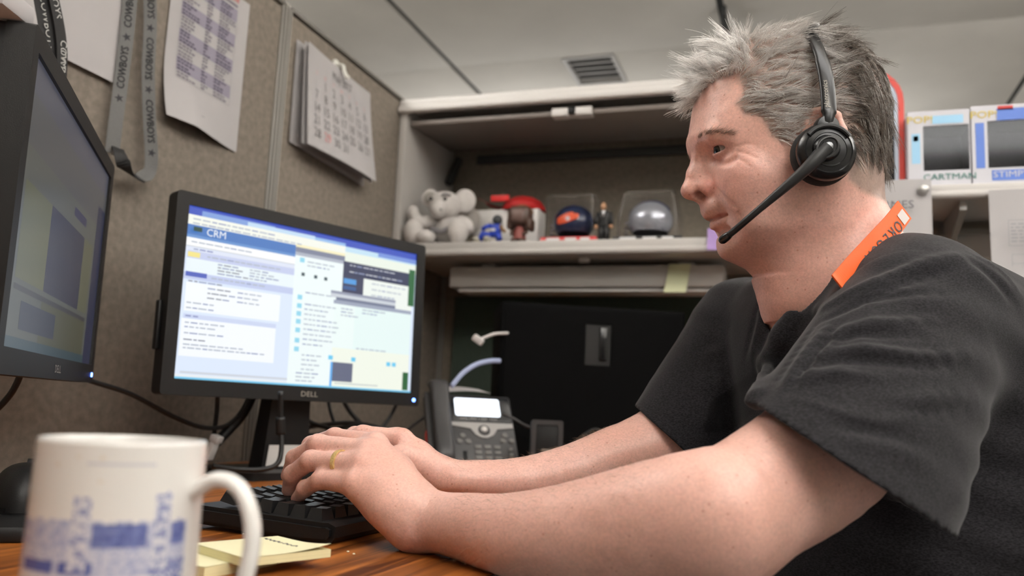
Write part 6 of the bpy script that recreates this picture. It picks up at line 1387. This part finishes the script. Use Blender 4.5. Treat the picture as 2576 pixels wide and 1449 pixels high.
# trousers and shoes, below the picture
leg = Field()
for sy in (-1, 1):
    hip = np.array([0.20, 0.98+0.09*sy, 0.53]); kn = np.array([-0.16, 0.98+0.12*sy, 0.50]); an = np.array([-0.10, 0.98+0.12*sy, 0.10])
    leg.add(cone(hip, kn, 0.085, 0.062), 0.03); leg.add(cone(kn, an, 0.062, 0.045), 0.03); leg.add(cone(hip, np.array([0.20, 0.98, 0.56]), 0.10, 0.13), 0.04)
mat('denim', (0.03, 0.035, 0.05), 0.9); link('trousers', leg.mesh((-0.3, 0.75, 0.02), (0.4, 1.25, 0.72), 0.009, 'trousers'), 'denim', man, MI)
for sy in (-1, 1):
    shoe = Field(); shoe.add(econe(np.array([-0.08, 0.98+0.12*sy, 0.042]), np.array([-0.27, 0.98+0.13*sy, 0.034]), (0.042, 0.042), (0.034, 0.045), np.array([0, 0, 1.0])), 0.01)
    if sy < 0: mat('shoe', (0.02, 0.02, 0.02), 0.5)
    link('shoe', shoe.mesh((-0.4, 0.75, -0.03), (0.1, 1.25, 0.15), 0.006, 'shoe'), 'shoe', man, MI)
# ------------------------------------------------------------------ headset, lanyard, ring
mat('headset_black', (0.010, 0.010, 0.011), 0.22); mat('headset_matt', (0.016, 0.016, 0.017), 0.45); mat('cushion', (0.012, 0.012, 0.012), 0.85); mat('headset_grey', (0.30, 0.31, 0.32), 0.3, metal=0.5); mat('headset_print', (0.30, 0.27, 0.22), 0.5)
cu = hw(2076, 384, 98)
hs_ = thing('headset', 'black single-ear headset with a thin microphone boom on the man\'s head', 'headset', Matrix.Translation(cu)); HMi = Matrix.Translation(-Vector(cu))
nS = Vector(hS); EM = frame(cu, -Vector(hF), Vector(hU))           # local x back, y up, z -> toward the camera side
if EM.to_3x3().col[2].dot(nS) < 0: EM = frame(cu, Vector(hF), Vector(hU))
tl_ = EM
def hpart(nm, b_, mt, sm=35, lab=None): return part(nm, b_, mt, hs_, sm, lab, M=HMi)
hpart('ear_cushion', B().lathe([(0.012, -0.020), (0.026, -0.020), (0.0295, -0.014), (0.0295, -0.006), (0.026, -0.002)], 40, EM), 'cushion', 60)
hpart('ear_cup', B().lathe([(0.0275, -0.004), (0.0285, 0.002), (0.0270, 0.007), (0.0225, 0.0105), (0.0215, 0.0098), (0.0165, 0.0118), (0.0160, 0.0112), (0.0001, 0.0125)], 48, EM), 'headset_black', 50)
hpart('cup_ridge', B().tube([EM @ Vector((0.0235*math.cos(a), 0.0235*math.sin(a), 0.0105)) for a in np.linspace(math.radians(35), math.radians(145), 16)], 0.0022, 8), 'headset_matt')
hpart('cup_ridge', B().tube([EM @ Vector((0.0165*math.cos(a), 0.0165*math.sin(a), 0.0122)) for a in np.linspace(math.radians(235), math.radians(305), 10)], 0.0008, 6), 'headset_matt')
# boom
b0 = hw(2080, 372, 112); b1 = hw(2020, 432, 112); b2_ = hw(1900, 535, 92); b3 = hw(1850, 578, 76); b4 = hw(1812, 608, 62)
bp_ = smooth_path([b0, b1, b2_, b3, b4], 8); nb = len(bp_)
hpart('boom', B().tube(bp_[:-5], [0.0078-0.0042*min(1, i/(nb*0.45))-0.0004*(i/nb) for i in range(nb-5)], 16), 'headset_matt', 60)
hpart('microphone_tip', B().tube(bp_[-6:], [0.0036, 0.0042, 0.0044, 0.0044, 0.0042, 0.0026], 16), 'headset_black', 60)
dirb = Vector(b1-b0).normalized(); BM = frame(b0, dirb, nS.cross(dirb))
hpart('boom_pivot', B().lathe([(0.0001, 0.004), (0.0105, 0.004), (0.0125, 0.001), (0.0125, -0.006)], 28, BM), 'headset_black', 40)
hpart('pivot_ring', B().tube([BM @ Vector((0.0105*math.cos(a)*1.05+0.001, 0.0085*math.sin(a), 0.0042)) for a in np.linspace(0, 2*math.pi, 28)], 0.0011, 6), 'headset_matt')
hpart('mute_button', B().sph((0, 0, 0.0045), (0.0050, 0.0042, 0.0016), BM), 'headset_grey', 180)
# head band: stem above the cup, then the arc over the head to a pad on the far temple
def hp3(px, py, s): return hw(px, py, s)
pts = [hp3(2079, 330, 103), hp3(2084, 300, 104), hp3(2085, 270, 103), hp3(2082, 225, 99), hp3(2075, 180, 93), hp3(2064, 140, 84), hp3(2052, 110, 72), hp3(2044, 90, 58)]
top_ = [HO+(hF*hl(2042, 80, 30)[0]+hU*(hl(2042, 80, 30)[1]+a)+hS*s)/1000 for a, s in ((5, 36), (9, 8), (7, -22), (-2, -48), (-18, -66), (-42, -79), (-66, -84))]
path = smooth_path(pts+top_, 5)
wv = []
for i in range(len(path)): t_ = i/(len(path)-1); wv.append(0.0135 if i < 8 else 0.0165 if i < 24 else 0.0145)
V = []; nq = 12; prev = None
for i, p in enumerate(path):
    t_ = path[min(i+1, len(path)-1)]-path[max(i-1, 0)]; t_ /= np.linalg.norm(t_); wd = hF-t_*(hF@t_); wd /= np.linalg.norm(wd); nn2 = np.cross(t_, wd)
    w = wv[i]/2*(0.9 if i else 0.7)
    for k in range(nq): a = 2*math.pi*k/nq; V.append(tuple(p+wd*math.copysign(abs(math.cos(a))**0.7, math.cos(a))*w+nn2*math.sin(a)*0.0030))
hpart('headband', B()._add(V, [(i*nq+k, i*nq+(k+1) % nq, (i+1)*nq+(k+1) % nq, (i+1)*nq+k) for i in range(len(path)-1) for k in range(nq)]+[tuple(range(nq))[::-1], tuple((len(path)-1)*nq+k for k in range(nq))]), 'headset_black', 60)
hpart('band_yoke', B().lathe([(0.0001, 0.007), (0.0105, 0.006), (0.0120, 0.002), (0.0120, -0.004)], 24, frame(hw(2079, 322, 100), -Vector(hF), Vector(hU)) if EM.to_3x3().col[0].dot(Vector(hF)) < 0 else frame(hw(2079, 322, 100), Vector(hF), Vector(hU))), 'headset_black', 60)
hpart('temple_pad', B().sph(path[-1], (0.012, 0.008, 0.02)), 'cushion', 180)
pa, pb_ = hw(2078, 268, 104.5), hw(2073, 208, 99.5); tx = Vector(pb_-pa).normalized(); zn = nS*0.96+Vector((0, 0, 0.1)); yv = zn.cross(tx)
hpart('lettering', B().text('plantronics', 0.0068, frame((pa+pb_)/2+np.array(zn)*0.0022, tx, yv)), 'headset_print', None)

# orange neck lanyard
class Both:
    def ev(s, p): return np.minimum(body.ev(p), shirt.ev(p))
BOTH = Both()
mat('strap_orange', (0.86, 0.115, 0.008), 0.55, var=0.06, vscale=1.0, stretch=(900, 900, 200)); mat('strap_grey_print', (0.05, 0.05, 0.06), 0.6); mat('strap_patch', (0.62, 0.56, 0.54), 0.6)
lp = [(2275, 528), (2246, 566), (2215, 600), (2180, 638), (2146, 676), (2122, 705), (2112, 718)]
# a smooth line over the neck: depth fitted through the surface hits
hits = [hit(x, y, BOTH) for x, y in lp]; idx = [i for i, (q, k) in enumerate(hits) if k]; dep = np.array([-(RW.T@(hits[i][0]-CAM))[2] for i in idx]); co = np.polyfit(idx, dep, 1); dep2 = np.polyval(co, np.arange(len(lp))); dep2 -= max(0.0025, (dep2[idx]-dep).max()+0.0015)
nrmv = Vector(-ray(2190, 630)).normalized()
dep2[-1] += 0.012; dep2[-2] += 0.004
LP = [P(x, y, d) for (x, y), d in zip(lp, dep2)]
lo = thing('neck_lanyard', 'bright orange neck lanyard with dark lettering around the man\'s collar', 'lanyard', Matrix.Translation(LP[3])); LMi = Matrix.Translation(-Vector(LP[3]))
wdv = Vector(P(2180+21, 638+19, dep2[3])-P(2180-21, 638-19, dep2[3])).normalized(); wdv = (wdv-nrmv*0.25).normalized()
sp3 = [Vector(p) for p in smooth_path(LP, 6)]
part('strap', B().strap(sp3, [wdv]*len(sp3), 0.0225, 0.0014), 'strap_orange', lo, smooth=None, M=LMi)
tb = B()
cum = [0]
for a, b_ in zip(sp3[:-1], sp3[1:]): cum.append(cum[-1]+(b_-a).length)
for i, ch in enumerate('OREGON'):
    p, t_ = along(sp3, wdv, 0.026+i*0.0128); y = (wdv-t_*wdv.dot(t_)).normalized(); z = t_.cross(y); tb.text(ch, 0.0165, frame(p+z*0.0011*(1 if z.dot(nrmv) > 0 else -1)+y*0.0042, t_, y), sx=0.95)
part('lettering', tb, 'strap_grey_print', lo, smooth=None, M=LMi)
p, t_ = along(sp3, wdv, 0.010); y = (wdv-t_*wdv.dot(t_)).normalized(); part('patch', B().box((0, 0, 0.0010), (0.013, 0.012, 0.0006), frame(p+y*0.003, t_, y)), 'strap_patch', lo, smooth=None, M=LMi, label='pale emblem patch on the strap')

# wedding ring
mat('gold', (0.85, 0.62, 0.27), 0.25, metal=1.0, bump=0.8, bscale=1500)
ra, rb_ = P(*L_FING[1][0][:3]), P(*L_FING[1][1][:3]); rc = ra+(rb_-ra)*0.44; ax = Vector(rb_-ra).normalized(); rr_ = (L_FING[1][0][3]+(L_FING[1][1][3]-L_FING[1][0][3])*0.44)*MM+0.0004
RM = frame(rc, ax.orthogonal(), ax.cross(ax.orthogonal()))
single('wedding_ring', B().lathe([(rr_, -0.0026), (rr_+0.0011, -0.0024), (rr_+0.0015, 0), (rr_+0.0011, 0.0024), (rr_, 0.0026), (rr_-0.0008, 0.0), (rr_, -0.0026)], 48, RM), 'gold', 'gold patterned wedding ring on the nearer hand', 'ring', smooth=50)
